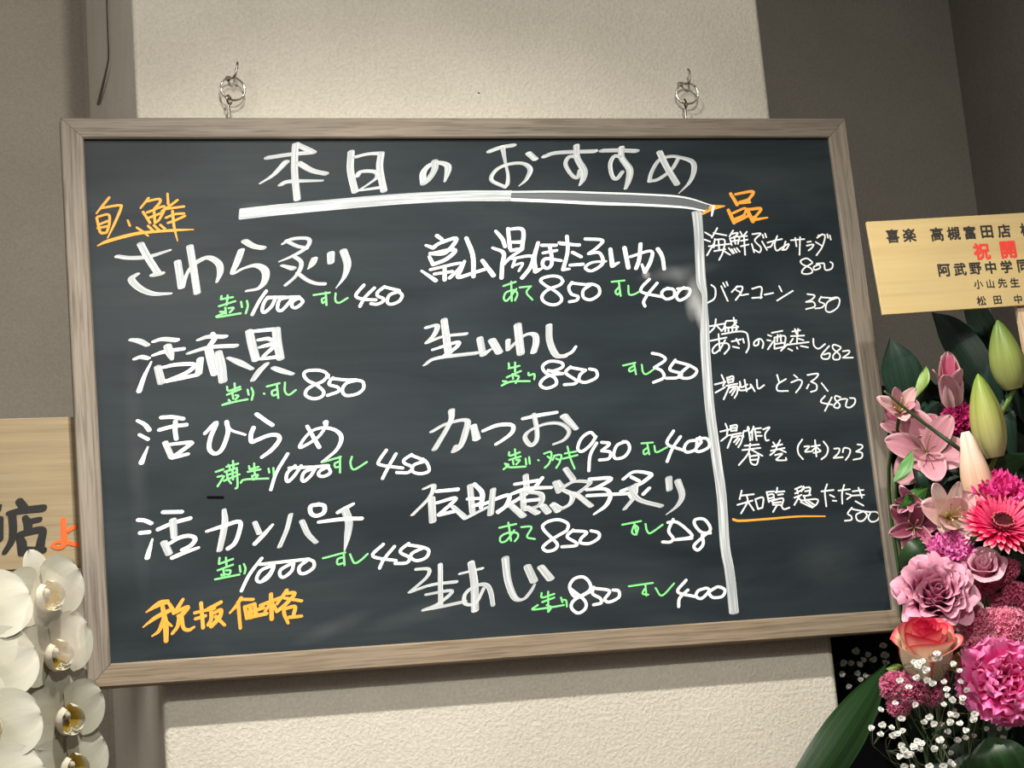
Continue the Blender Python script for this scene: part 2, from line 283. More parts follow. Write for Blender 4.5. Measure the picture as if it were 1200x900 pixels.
INK = {
'title': """B -2326,2560 -2066,2599 -1819,2619/ -1900,2663 -1994,2712/ -2010,2698 -2040,2412 -2035,2085
B -2128,2512,11 -2277,2363,8 -2425,2269,4
B -1989,2500 -1855,2414 -1703,2374
B -2205,2250,8 -2102,2289 -1744,2296,5
B -1401,2626 -1425,2408 -1394,2166
B -1363,2563,8 -1218,2599,8 -1067,2606/ -1098,2436 -1074,2171
B -1359,2342,8 -1305,2396,9 -1149,2392,9 -1132,2333,8 -1216,2267,5 -1351,2180,5/ -1092,2215,9
B -473,2514 -482,2418 -557,2307 -622,2252/ -616,2374 -544,2460 -439,2495 -339,2469 -331,2402 -379,2276,4
B 166,2624 311,2673 447,2694
b 319,2676,12 335,2488,7 350,2353,8 336,2248 303,2206/ 156,2287 211,2398 350,2468 530,2482 615,2411,13 555,2291,9 466,2217,3
B 616,2600 684,2531
B 796,2561 951,2606 1398,2623
B 1185,2689 1178,2544 1242,2392,11 1218,2286,9 1173,2219,4
b 1157,2560 1081,2552 1034,2469 1089,2348 1153,2309 1192,2392
B 1479,2627 1670,2631 1892,2622
B 1717,2664 1706,2542 1783,2404,11 1761,2282 1711,2176,6
b 1685,2557 1617,2558 1561,2466 1569,2329 1618,2291 1695,2374
B 2167,2609 2232,2432 2334,2224
b 2391,2539 2290,2401 2122,2287 2004,2262/ 2047,2372 2148,2509 2277,2555 2400,2547 2549,2492,13 2559,2384,13 2488,2246,9 2340,2110,2""",
'rule': """L -2666,1926,10 -2212,1973 -1556,2029 -888,2079 -212,2106 374,2103
U 374,2103 867,2088,10 1365,2062,10 1869,2043 2377,2002 2679,1943,5
l 378,2148 874,2148 1372,2129 1876,2107 2384,2068 2734,1963,5
l 370,2058,18 862,2033,18 1359,2003,18 1862,1982,15 2370,1947,12 2623,1903
M 2743,1953 2708,1841,6""",
'orange_fresh': """O -4031,2125 -4108,2032 -4173,1951,6
O -4119,2011 -3932,2039 -3915,2008 -3982,1855 -4069,1682,5
O -4171,1902 -4147,1759 -4123,1731
O -4160,1915 -4050,1938 -4042,1856 -4076,1747 -4122,1737
O -4143,1833 -4059,1867
O -4166,1789 -4055,1812
O -3852,1873,7 -3833,1812,9
O -3621,2116 -3710,2006,8
O -3649,2077 -3517,2104 -3503,2070 -3570,1993
O -3687,1962 -3621,1840
O -3645,1956 -3459,2020 -3519,1882 -3569,1839
O -3572,1971 -3569,1839
O -3628,1897 -3495,1948
O -3763,1792,8 -3704,1747 -3649,1699,7
O -3643,1807 -3594,1751
O -3581,1812 -3531,1759
O -3513,1816 -3468,1771
O -3419,2164,8 -3419,2047
O -3319,2090 -3390,2036 -3488,1970
O -3455,1992 -3255,2018
O -3451,1895 -3354,1933 -3259,1940
O -3433,1837 -3358,1864 -3250,1912
O -3378,1969 -3372,1803 -3345,1637,4
F -4175,1598,4 -4065,1647 -3783,1721 -3574,1742,8 -3365,1755,8 -3170,1760,3""",
'aburi': """B -3981,1479,8 -3853,1459,9 -3663,1468 -3434,1535,6
B -3733,1612 -3664,1458 -3567,1282
B -3621,1268 -3532,1283
B -3786,1280,8 -3848,1225 -3765,1124 -3627,1063,9 -3449,1061,5
B -3358,1409 -3343,1252 -3333,1127/ -3284,1238,6 -3238,1319,6 -3155,1399 -3032,1449 -2928,1382 -2916,1281,9 -2959,1175,4
B -3219,1576 -3195,1337 -3173,1061
B -2635,1625 -2543,1566 -2442,1543
B -2676,1523 -2733,1385 -2788,1265,6 -2669,1320,6 -2530,1352 -2438,1294,11 -2446,1180 -2520,1097,8 -2645,1072,6
b -2233,1583,6 -2125,1638 -1958,1643 -1941,1585 -2009,1514 -2139,1445,8 -2281,1388,4
b -2182,1618 -2075,1559 -1973,1535
B -2256,1347,5 -2135,1309
b -2124,1452 -2046,1386 -2059,1301 -2128,1209,8 -2230,1126,8
b -2090,1258 -1992,1178 -1898,1138 -1808,1131
B -1898,1415 -1926,1355 -1972,1302,3
B -1713,1474,11 -1721,1369
B -1575,1500,11 -1541,1348,11 -1587,1205,7 -1687,1082,2
G -2919,1021 -2928,986
G -2928,986 -2798,1007
G -2854,1027 -2871,922
G -2953,910 -2777,962
G -2887,894 -2884,827
G -2853,886 -2799,889 -2843,840
G -2944,849 -2890,841 -2988,792 -2729,827
G -2716,953 -2711,897
G -2652,962 -2649,903 -2675,826
M -2440,1067 -2523,956 -2608,810
M -2356,997 -2447,975 -2497,871 -2477,831 -2397,896 -2343,994
M -2432,996 -2226,991 -2304,965 -2334,867 -2291,849 -2210,927 -2164,990
M -2226,991 -2089,991 -2161,947 -2178,891 -2131,876 -2058,938 -2096,991
G -1935,1010 -1760,1033
G -1802,1036 -1805,896
G -1813,979 -1849,961 -1845,919 -1809,942
G -1696,1022 -1704,944 -1665,918 -1570,969
M -1381,1109 -1471,1011 -1463,972 -1383,948 -1263,940
M -1269,1074 -1381,970 -1443,872
M -1153,1088 -1234,1028 -1238,984 -1180,954 -1188,921 -1256,892 -1319,900
M -1153,1082 -997,1040
M -1004,1029 -1106,992 -1139,920 -1103,888 -1013,917 -969,983 -1004,1029""",
'akagai': """B -3888,574,7 -3807,557 -3722,510,8
B -3853,368,8 -3793,385 -3724,367,8
C -3691,330,4 -3770,180,9 -3834,22,12
B -3650,548,8 -3560,570 -3420,554
C -3676,396,6 -3544,435 -3348,460,9
B -3515,496,11 -3493,415,11 -3476,347,5
B -3630,273 -3599,101,11
C -3578,265,8 -3435,291 -3246,285 -3334,202 -3539,118
B -3184,344 -3211,186
C -3218,176,9 -3373,148 -3551,118
B -3189,551,7 -3086,582 -2913,577
C -3036,611,11 -3021,561,12 -3080,483
B -3304,409,7 -3129,459 -2985,474 -2806,475
B -3093,465,11 -3067,316,12 -3039,180,12
B -2989,412 -2969,264,12 -2961,98,12
B -2892,348,6 -2782,295,11 -2649,219,7
G -2924,35 -2909,-8 -2787,31
G -2842,69 -2843,-10
G -2929,-50 -2783,6
G -2874,-22 -2867,-95
G -2841,-59 -2811,-67 -2843,-102
G -2915,-106 -2905,-130 -2984,-158/ -2845,-127 -2718,-107
G -2711,-3 -2703,-58
G -2668,14 -2654,-42 -2675,-114
B -2652,629,11 -2633,489,12 -2601,319,12
C -2602,628,9 -2458,639 -2342,646
B -2364,644,12 -2360,496,12 -2339,321,11
C -2565,531,7 -2464,543 -2422,527
C -2557,450,6 -2469,472 -2374,489
C -2376,474 -2520,353,8
C -2551,325,8 -2363,341
B -2490,271,8 -2574,193 -2649,96,8
B -2422,225,8 -2331,185 -2226,149,7
G -2507,23 -2369,54
G -2399,41 -2394,-105
G -2405,-10 -2454,-30 -2449,-74 -2399,-62
G -2311,60 -2318,-35 -2278,-73 -2202,-25
G -2542,-51 -2537,-54
M -1846,103 -1871,155 -1956,183 -2072,177 -2104,134 -2065,73 -1982,26 -1908,-50 -1934,-107 -2022,-126 -2099,-87 -2087,-29 -2012,20 -1907,61 -1844,125
M -1796,94 -1827,65 -1838,21 -1753,-11 -1749,-55 -1868,-95
M -1804,87 -1660,67 -1543,63
M -1543,59 -1655,30 -1705,-42 -1673,-102 -1555,-92 -1478,-35 -1479,39 -1558,64""",
'hirame': """C -3866,-291,8 -3796,-334 -3754,-393,11
C -3854,-440,8 -3772,-490,9
C -3777,-571,4 -3851,-733,12
C -3622,-266 -3504,-267 -3400,-289
C -3649,-397 -3510,-366 -3371,-354
C -3480,-313 -3489,-414 -3482,-498
B -3598,-531,8 -3542,-689,8
C -3547,-554,8 -3343,-542 -3351,-569 -3488,-664/ -3542,-695 -3370,-663,8
C -3185,-454,8 -3059,-343 -3128,-497 -3149,-618 -3093,-672 -3017,-624 -2946,-456 -2952,-340/ -2918,-424,7 -2768,-484,6
C -2633,-270 -2544,-343 -2476,-393
C -2676,-413 -2708,-487 -2706,-562 -2645,-544 -2521,-501 -2427,-505 -2417,-560 -2505,-659 -2610,-730,8
G -3098,-864 -3017,-840
G -3082,-918 -3035,-907
G -3088,-1015 -3016,-915
G -2983,-815 -2861,-786
G -2962,-796 -2945,-850
G -2913,-757 -2912,-845
G -3006,-868 -2878,-833
G -2986,-869 -2978,-950
G -2982,-903 -2880,-874
G -3019,-962 -2855,-902
G -2925,-845 -2925,-953
G -2878,-847 -2883,-1022 -2905,-1048
G -2966,-964 -2948,-992
G -2750,-819 -2746,-853
G -2767,-879 -2633,-858
G -2695,-794 -2697,-916
G -2739,-853 -2651,-830
G -2724,-921 -2720,-962
G -2704,-920 -2663,-917 -2706,-963
G -2848,-990 -2799,-959 -2559,-959
G -2548,-855 -2544,-896
G -2498,-850 -2498,-945
M -2337,-706 -2468,-899 -2540,-1078
C -2110,-419,8 -2000,-649
C -1909,-387,13 -1921,-443,8 -2017,-552,7 -2198,-645,8 -2160,-562,7 -2058,-470,7 -1929,-443,8 -1804,-480,9 -1755,-563 -1820,-689,8 -1981,-810,6
M -2267,-837 -2351,-905 -2371,-975 -2350,-1000 -2282,-940 -2204,-840
M -2332,-858 -2056,-862 -2170,-905 -2206,-975 -2185,-1005 -2110,-948 -2047,-855
M -2048,-858 -1912,-853 -2011,-904 -2023,-952 -1968,-962 -1902,-925 -1921,-860
G -1981,-813 -1778,-763
G -1786,-762 -1799,-930
G -1793,-810 -1847,-832 -1842,-872 -1797,-866
G -1659,-768 -1680,-839 -1646,-905 -1504,-831
M -1284,-712 -1375,-829 -1354,-870 -1123,-913
M -1183,-756 -1284,-905 -1350,-1015
M -1014,-772 -1100,-825 -1095,-865 -1018,-909 -1071,-963 -1192,-958
M -1015,-780 -874,-843
M -883,-851 -999,-886 -1021,-950 -943,-982 -843,-958 -852,-876 -897,-826""",
'kanpachi': """C -3915,-1325 -3851,-1335 -3788,-1367
C -3903,-1460 -3813,-1456
C -3784,-1530,4 -3816,-1627,9 -3846,-1717,12
C -3659,-1258 -3471,-1264
C -3721,-1434 -3568,-1376 -3390,-1335
B -3566,-1343 -3564,-1522,9
B -3670,-1569 -3625,-1690
C -3613,-1585,8 -3512,-1531 -3407,-1517 -3351,-1553 -3400,-1617 -3494,-1658,8
C -3596,-1734 -3483,-1692 -3324,-1644,7
B -3038,-1263,6 -3041,-1417,9 -3111,-1686,8
C -3229,-1480,7 -3062,-1436 -2888,-1398 -2902,-1518 -2955,-1622 -3024,-1671
B -2730,-1413,7 -2691,-1529,8
C -2546,-1446,6 -2646,-1545 -2745,-1636
G -3115,-1761 -3126,-1824
G -3126,-1824 -2979,-1780
G -3050,-1762 -3049,-1855
G -3143,-1889 -2983,-1839
G -3084,-1880 -3081,-1946
G -3058,-1894 -3013,-1897 -3028,-1936 -3067,-1933
G -3107,-1934 -3105,-1947
G -3175,-1980 -2924,-1945
G -2915,-1856 -2911,-1916
G -2871,-1839 -2857,-1886 -2871,-1938
M -2683,-1790 -2819,-1948 -2915,-2114
M -2575,-1869 -2698,-1915 -2750,-1998 -2719,-2033 -2637,-1999 -2579,-1922 -2562,-1870
B -2351,-1348,7 -2401,-1502,7 -2491,-1682,7
B -2239,-1424,8 -2186,-1561,8 -2107,-1656,7
C -2054,-1260 -2133,-1272 -2139,-1343 -2086,-1377 -2005,-1349 -1992,-1279 -2053,-1255
C -1682,-1270,7 -1773,-1314 -1855,-1354,9
B -1775,-1337,11 -1745,-1458,11 -1773,-1614,9 -1816,-1762,2
C -2064,-1444,8 -1813,-1426 -1607,-1430
M -2704,-1852 -2206,-1826
M -2566,-1868 -2603,-1943 -2685,-2016
M -2364,-1856 -2492,-1918 -2505,-1980 -2467,-1998 -2385,-1940 -2357,-1864
M -2206,-1834 -2297,-1899 -2301,-1961 -2247,-1972 -2158,-1922 -2146,-1860 -2198,-1826
G -2049,-1827 -1809,-1778
G -1825,-1785 -1827,-1910
G -1829,-1824 -1893,-1844 -1897,-1898 -1833,-1886
G -1760,-1801 -1723,-1892 -1658,-1873 -1574,-1807
M -1399,-1714 -1520,-1833 -1278,-1894
M -1282,-1744 -1404,-1871 -1459,-1963
M -1127,-1721 -1213,-1779 -1216,-1819 -1132,-1871 -1169,-1924 -1289,-1925
M -1137,-1736 -979,-1769 -918,-1812 -956,-1881 -1055,-1907 -1116,-1872 -1096,-1825 -979,-1776""",
'tax_note': """F -3672,-2178,13 -3755,-2196,16 -3886,-2271,4
F -3924,-2419,4 -3793,-2330,12 -3624,-2257,12
F -3720,-2228,11 -3700,-2411,14 -3705,-2574,12
F -3712,-2350,13 -3771,-2467 -3840,-2515,5
F -3691,-2382 -3641,-2427,6
F -3651,-2202,9 -3610,-2281,11
F -3513,-2165,9 -3596,-2289,12
F -3611,-2296,11 -3465,-2244,11 -3537,-2323,13 -3568,-2329
F -3561,-2337 -3582,-2434 -3638,-2503,9
F -3538,-2331,11 -3523,-2453 -3471,-2479 -3417,-2453,7
F -3332,-2214 -3327,-2466
F -3401,-2309,9 -3202,-2276
F -3397,-2370,9 -3297,-2346
F -3130,-2216 -3263,-2280,12
F -3233,-2282,11 -3239,-2380 -3273,-2439
F -3205,-2322,9 -3135,-2295 -3155,-2371,12 -3244,-2456,12
F -3192,-2361,11 -3107,-2453,8
F -2922,-2186 -2973,-2260 -3046,-2332,6
F -2956,-2230 -2950,-2494,9
F -2915,-2202,9 -2801,-2209,9
F -2890,-2280 -2875,-2396,11
F -2890,-2280,8 -2789,-2256,9
F -2836,-2268 -2836,-2391,12
F -2789,-2256 -2782,-2379,12
F -2871,-2343 -2700,-2300
F -2874,-2392,12 -2673,-2363
F -2614,-2167,11 -2623,-2420,12
F -2729,-2275 -2524,-2211
F -2619,-2251 -2687,-2339,8
F -2605,-2267,11 -2564,-2347,8
F -2449,-2138,11 -2559,-2270,8
F -2459,-2168 -2367,-2174 -2467,-2276,11 -2564,-2347
F -2478,-2214,9 -2303,-2255,9
F -2492,-2305 -2490,-2382 -2458,-2474,8
F -2470,-2322,9 -2377,-2312,11 -2399,-2404
F -2446,-2416 -2314,-2412,9""",
'black_dash': """K -3192,-1128 -3043,-1136""",
'divider': """V 2532,1884,11 2527,1671 2499,1268 2488,1047 2508,917,6 2492,748,6 2470,570,9 2446,372 2424,-20 2411,-411 2417,-895 2428,-1375 2398,-1943 2417,-2227 2411,-2676""",
'hotaruika': """C -523,1653 -470,1608,9
C -655,1545,7 -579,1515/ -502,1565,9 -324,1621 -329,1569 -454,1454 -613,1450
C -606,1450,8 -379,1490 -338,1467 -447,1381 -595,1326/ -630,1414,8
C -730,1256,6 -583,1144,11
C -629,1268,8 -292,1335,8 -305,1276,8 -423,1170,9
C -470,1280,9 -482,1149
C -590,1217,8 -387,1242,8
C -240,1355,8 -285,1261,8 -329,1175 -173,1215,9 -9,1263,9
C -194,1619 -140,1420,11 -155,1179
C -37,1359 71,1189,12
C 148,1695,8 213,1605 237,1516,9
C 94,1504,7 212,1443 185,1311 162,1158
C 290,1722,9 291,1500
C 290,1715,8 458,1705 428,1483
C 312,1566,8 429,1565
C 302,1471 428,1483,8 295,1397,8 199,1311,8
C 300,1375,7 531,1400,9 503,1276 396,1153
C 336,1367,7 298,1279,7
C 330,1301,6 420,1321,6 367,1234,6
C 620,1554,9 558,1378,11 557,1223,12/ 634,1258,6
C 661,1524,9 824,1521,9
C 667,1435,8 825,1462,8
C 749,1515,9 760,1404,9 749,1300,9 693,1257,9 646,1302,9 690,1368,9 865,1343,8
C 877,1535,7 1092,1520
G 175,1065 318,1110
G 267,1111 253,893
G 318,1030 203,901 165,924 197,989 287,1016 324,971 290,899
G 356,1044 489,1055
G 481,1053 430,984 488,902
C 961,1623,9 950,1445,9 876,1239/ 951,1245,6
C 864,1550,8 1084,1517,9
C 1008,1436,9 1100,1383,9
C 963,1289,8 1113,1297,9
C 1174,1590,9 1367,1572,9 1314,1498,8 1193,1418,8/ 1321,1424,8 1345,1304,9 1209,1218,8 1138,1256,8 1219,1314,7 1385,1326,6
C 1453,1466 1455,1272,12/ 1534,1308,6
C 1621,1478,11 1640,1246,11
C 1815,1520 1779,1341 1730,1237
C 1677,1373,8 1927,1436,8 1914,1323 1830,1190/ 1803,1281,6
C 2013,1457,11 2056,1366 2062,1223,9
M 964,1089 921,1031 943,957 1014,926 995,883 911,867
M 956,1082 1147,1056
M 1177,1055 1088,998 1080,917 1158,886 1261,943 1270,1024 1207,1062 1140,1064
G 1427,1087 1578,1099
G 1510,1093 1514,922
G 1510,1026 1459,975 1478,938 1514,967
G 1617,1038 1613,942 1665,934 1745,969
M 1874,1107 1772,1013 1781,953 2016,896
M 1960,1061 1839,937 1776,849 1785,797
M 2134,990 2042,985 1998,933 2044,873 2139,900 2147,975 2074,999
M 2195,989 2332,986 2315,911 2209,854 2169,900 2206,959 2273,1002
M 862,1106 830,1151 743,1168 638,1148 605,1112 658,1059 721,1021 796,961 826,901 784,851 702,838 618,877 602,936 651,993 721,1028 821,1063 862,1106""",
'nama_iwashi': """B -729,619,8 -613,637,8 -650,538,8 -743,448,7/ -553,514,7 -301,535,8
B -529,700 -513,320,11
C -687,368,6 -402,445,9 -422,388,9 -558,300,9
B -793,200,5 -645,274,9 -199,317,9
B -148,481 -130,294/ -37,355,5
B -14,455,12 53,317,12
B 167,450,8 156,342,7/ 353,496,7 470,507,9 483,419 443,308
B 292,620,12 296,295,12
B 648,604 638,429 695,268 795,251/
C 751,245,8 873,292,8 931,355,7
G 149,192 151,141
G 143,134 269,159
G 222,197 212,96
G 112,35 277,101
G 180,69 182,18
G 207,53 249,38 206,-32
G 65,-6 107,-15 46,-55/ 158,-14 367,-16
G 362,77 366,48 426,61 420,3
M 753,57,7 575,99 647,89 753,129 744,180 614,198 528,144 557,71 653,10 661,-62 554,-102 485,-71 505,-14 598,40 753,57
M 846,129 785,63 892,-25 873,-62 756,-69
M 846,122 1013,86/ 945,34 931,-26 998,-51 1128,-2 1136,74 1061,99
G 1455,125 1599,151
G 1583,144 1592,21
G 1571,114 1521,84 1525,54 1583,75
G 1672,126 1675,49 1710,17 1812,75
M 1809,253 1909,227 1950,171 1814,90/ 1896,49 1911,-29 1786,-78
M 2069,167 1993,61 2123,11 2069,-34 1942,-37
M 2067,152 2229,100 2309,36 2245,-32 2148,-44 2097,-4 2229,100""",
'katsuo': """B -774,-532,7 -603,-453,8 -380,-423,9 -410,-570 -477,-707,9 -553,-759,8/ -523,-698,7
B -535,-307 -563,-439,8 -760,-726,9
B -308,-488 -289,-630,12
C -210,-547,8 -39,-491 120,-497 112,-576 10,-650,8 -83,-701,7
C 246,-431,8 434,-399 638,-375,8
b 379,-389,11 393,-571,11 373,-681,11 305,-725,12 250,-636,11 321,-561,8 505,-497,9 665,-503 754,-586 695,-678,9 561,-728,6
B 714,-418,12 837,-566,8
G 59,-793 63,-832 178,-798
G 126,-764 124,-858
G 51,-878 181,-845
G 90,-880 94,-927
G 130,-882 170,-884 125,-929
G -22,-976 38,-932 0,-915/ 43,-956 226,-957
G 235,-871 236,-934
G 276,-857 277,-928
G 375,-893 379,-896
G 447,-825 528,-813 501,-922 439,-982
G 484,-858 513,-883
G 556,-862 536,-900
G 556,-854 637,-849 613,-927 567,-988
G 577,-886 616,-903
G 679,-835 810,-817
G 657,-890 822,-857
G 719,-758 738,-885 774,-1005
M 1046,-661 994,-612 890,-671 834,-779 874,-820 979,-754 1054,-662
M 1054,-733 967,-864 932,-1036
M 1112,-728 1200,-747 1102,-822/ 1197,-842 1173,-912 1066,-923
M 1390,-731 1287,-767 1236,-860 1254,-916 1355,-897 1421,-820 1412,-748 1357,-730
G 1567,-759 1700,-755
G 1633,-757 1643,-885
G 1627,-813 1582,-843 1586,-883 1638,-861
G 1712,-793 1728,-865 1858,-815
M 1954,-635 1863,-775 2036,-854
M 2029,-702 1923,-826 1840,-974
M 2216,-750 2114,-762 2056,-831 2083,-880 2186,-853 2213,-774
M 2218,-734 2334,-739 2349,-828 2233,-879 2186,-853 2263,-776/ 2253,-719""",
'densuke_anago': """D -913,-1146,7 -806,-1116,9 -858,-1238,8 -1061,-1420,7
D -839,-1253,12 -847,-1500,12
C -776,-1180,9 -545,-1170
C -787,-1304,8 -574,-1266,9 -778,-1435,9/ -594,-1403,9
D -617,-1353,8 -489,-1484/ -240,-1379,8
D -408,-1135 -407,-1426
C -357,-1124 -282,-1225,12 -310,-1376
C -449,-1279,8 -287,-1280,8
C -393,-1358,8 -292,-1335,12
D -158,-1189 -212,-1457,11
C -294,-1349,8 -2,-1259 -26,-1362 -126,-1441,9
D 218,-1053 216,-1221
C 88,-1145,8 355,-1115,9
C 401,-1089,9 258,-1223,9 -132,-1433,9
C 27,-1254,8 218,-1200 491,-1199,8
D 164,-1239 161,-1413
D 229,-1235 368,-1270 343,-1381 181,-1428,9
C 176,-1331,9 334,-1324,9
D 29,-1379,11 146,-1496,12
D 198,-1401 305,-1469,12
D 377,-1396,12 427,-1469,12
D 492,-1395 536,-1460,11
D 569,-1139 612,-1212,12
G -128,-1606 60,-1575
G -24,-1557 -14,-1751
G 32,-1643 -64,-1748 -128,-1758 -123,-1703 -41,-1666 57,-1672 67,-1714 27,-1760
G 113,-1612 226,-1618 166,-1719 249,-1748
D 672,-1002 744,-1121,11
D 539,-1144 570,-1252
D 617,-1205,9 758,-1146,9 926,-1162,9 887,-1210,9 778,-1278
D 631,-1238,8 718,-1292 682,-1388,9 576,-1440/ 482,-1378 525,-1446
D 678,-1265,9 768,-1294 915,-1424
C 930,-1129,9 1176,-1133 987,-1231,9 884,-1242,8/ 1087,-1244,9 1148,-1313 1085,-1425 939,-1516,5
C 885,-1308,9 1371,-1307,9
C 1312,-1147,8 1449,-1071,8 1635,-1104 1595,-1152 1484,-1213 1271,-1278,8
C 1408,-1127,9 1489,-1172,9
C 1354,-1306,8 1382,-1357,8
D 1450,-1212,9 1418,-1342,9 1292,-1476,8
D 1378,-1241,9 1466,-1378 1714,-1465
C 1600,-1260,9 1523,-1323,9
D 1837,-1155,12 1830,-1288,11
D 1936,-1193,12 1969,-1353,11 1904,-1466,9 1763,-1561,3
M 686,-1674 612,-1743 705,-1813 693,-1845 542,-1849
M 685,-1682 834,-1706 769,-1768 755,-1816 855,-1829 961,-1778 968,-1721 886,-1693
G 1247,-1646 1464,-1617
G 1386,-1629 1397,-1761
G 1373,-1669 1348,-1734 1388,-1760 1422,-1688 1383,-1653
G 1512,-1652 1520,-1726 1560,-1753 1707,-1670
M 1834,-1619 1768,-1740 1810,-1824 1771,-1863 1685,-1858
M 1770,-1649 1882,-1655 2022,-1786 2000,-1826 1834,-1842/ 2024,-1836
M 2247,-1790 2144,-1776 2077,-1690 2092,-1633 2196,-1638 2252,-1749 2156,-1826 2040,-1919 2078,-1970 2146,-1908 2149,-1809
M 614,-1678 473,-1745 371,-1804 329,-1848 372,-1887 459,-1873 494,-1820 435,-1743 366,-1665 353,-1609 424,-1566 531,-1553 614,-1585 638,-1624 614,-1678""",
'nama_aji': """b -1072,-1998,8 -936,-2005,9 -968,-2091,8 -1164,-2236,7/ -926,-2172,8 -650,-2154,9
b -808,-1965,11 -843,-2405,11
b -991,-2270,7 -707,-2248,9 -864,-2373,9 -1037,-2432,7/ -835,-2406,9 -573,-2367,9
B -602,-2072,6 -363,-2031,7
B -473,-1961 -458,-2184,11 -477,-2468,11
b -358,-2238,8 -461,-2390,8 -575,-2391 -565,-2288,9 -444,-2209,9 -330,-2208,11 -289,-2290,11 -277,-2425
B -96,-1934,11 -90,-2174 -34,-2361,9 62,-2383,7 153,-2300,6 201,-2232,4
B 138,-2036,11 196,-2199,12
B 286,-2052,11 380,-2186,12
G 266,-2331 269,-2379 405,-2348
G 341,-2320 319,-2534
G 264,-2427 401,-2387
G 310,-2462 357,-2488 319,-2534
G 212,-2455 150,-2499 349,-2488 500,-2473
G 475,-2392 486,-2441
G 497,-2417 529,-2427 531,-2491
M 804,-2350 643,-2400 583,-2287 643,-2201 748,-2187 813,-2261 794,-2339 619,-2428 580,-2505 646,-2568 733,-2524 732,-2435 582,-2297
M 850,-2303 832,-2372 910,-2426 914,-2476 830,-2491
M 849,-2313 1022,-2353 960,-2439 1009,-2472 1118,-2429 1125,-2360 1064,-2346
G 1245,-2317 1521,-2297
G 1435,-2308 1432,-2428
G 1419,-2357 1393,-2406 1454,-2420
G 1546,-2355 1610,-2439 1762,-2318
M 1904,-2290 1794,-2410 1978,-2472
M 1912,-2397 1807,-2481 1785,-2570
M 2116,-2389 2027,-2414 1999,-2473 2060,-2497 2155,-2422 2137,-2391
M 2200,-2405 2152,-2442 2189,-2495 2296,-2491 2337,-2423 2267,-2384 2200,-2405""",
'ippin': """F 2603,1868,7 2713,1932,18 2789,1946,13 2878,1956,4
F 2971,2103 3035,1972,11
F 3029,2096,8 3248,2126 3184,2029/ 3060,1993 3195,1999,8
F 2917,1908 2971,1756,12
F 2955,1864,8 3126,1927,8 3101,1848,8 2991,1799/ 2980,1763 3144,1833
F 3147,1913,11 3202,1767,12
F 3169,1912 3318,1918 3248,1832,9/ 3197,1789,12 3386,1811,5""",
'bukkake_salad': """S 2605,1645 2673,1601
S 2587,1560 2650,1537
S 2594,1374 2691,1508
S 2757,1694 2677,1580
S 2706,1637 2857,1606
S 2712,1565 2685,1465
S 2719,1558 2828,1549 2788,1406 2733,1318
S 2629,1480 2896,1505
S 2687,1422 2822,1441
S 2755,1557 2748,1435
S 2804,1420 2872,1376
S 2945,1662 2892,1591
S 2910,1619 3000,1633 2949,1576
S 2896,1569 2908,1490
S 2896,1569 3009,1589 2984,1503
S 2906,1533 2989,1546
S 2950,1590 2954,1504
S 2867,1455 2911,1390
S 2902,1440 2926,1396
S 2932,1447 2956,1403
S 2963,1453 2994,1410
S 3031,1646 3048,1603
S 3112,1645 3070,1603
S 3024,1589 3106,1595
S 3025,1539 3108,1552
S 3017,1474 3115,1494
S 3070,1603 3056,1373
S 3175,1616 3280,1621 3196,1543 3258,1456 3236,1398 3181,1428
S 3153,1500 3170,1399
S 3283,1527 3329,1426
S 3300,1606 3306,1570
S 3332,1620 3341,1577
S 3347,1512 3416,1525 3386,1468 3340,1454
S 3477,1589 3434,1496 3446,1416 3525,1451
S 3424,1532 3531,1552
S 3494,1437 3606,1493 3567,1429 3514,1422
S 3572,1523 3529,1422
S 3641,1536 3808,1548
S 3697,1564 3699,1463
S 3758,1571 3723,1361
S 3840,1511 3886,1518
S 3827,1468 3911,1481 3891,1445 3842,1410
S 4041,1603 3967,1560
S 3986,1589 4069,1588 4021,1458 3931,1350
S 3945,1510 4021,1458
S 4101,1602 4103,1558
S 4130,1587 4135,1536
S 3868,1272 3806,1316 3728,1289 3744,1245 3836,1200 3851,1149 3781,1129 3723,1145 3761,1201 3866,1257
S 3930,1234 3882,1214 3885,1177 3955,1198 3953,1234 3917,1249 4008,1255
S 4015,1247 4020,1175 4097,1188 4120,1245 4093,1268""",
'butter_corn': """S 2603,1026 2645,979 2624,871 2538,819
S 2720,1008 2777,834
S 2748,1046 2766,999
S 2789,1056 2800,1014
S 2918,1004 2838,936
S 2901,996 2973,995 2948,926 2874,842
S 2896,958 2948,926
S 2944,895 3034,908
S 3089,969 3204,985 3179,855
S 3076,861 3196,866
S 3232,896 3339,914
S 3422,993 3446,930
S 3584,935 3375,823
S 3756,892 3843,874 3805,828 3728,799/ 3817,797 3825,742 3716,714
S 3923,857 3891,803 3951,770 3913,729 3830,719
S 3930,849 4042,838
S 4125,844 3995,793 3958,700 4011,672 4109,727 4145,813 4109,845 4025,831""",
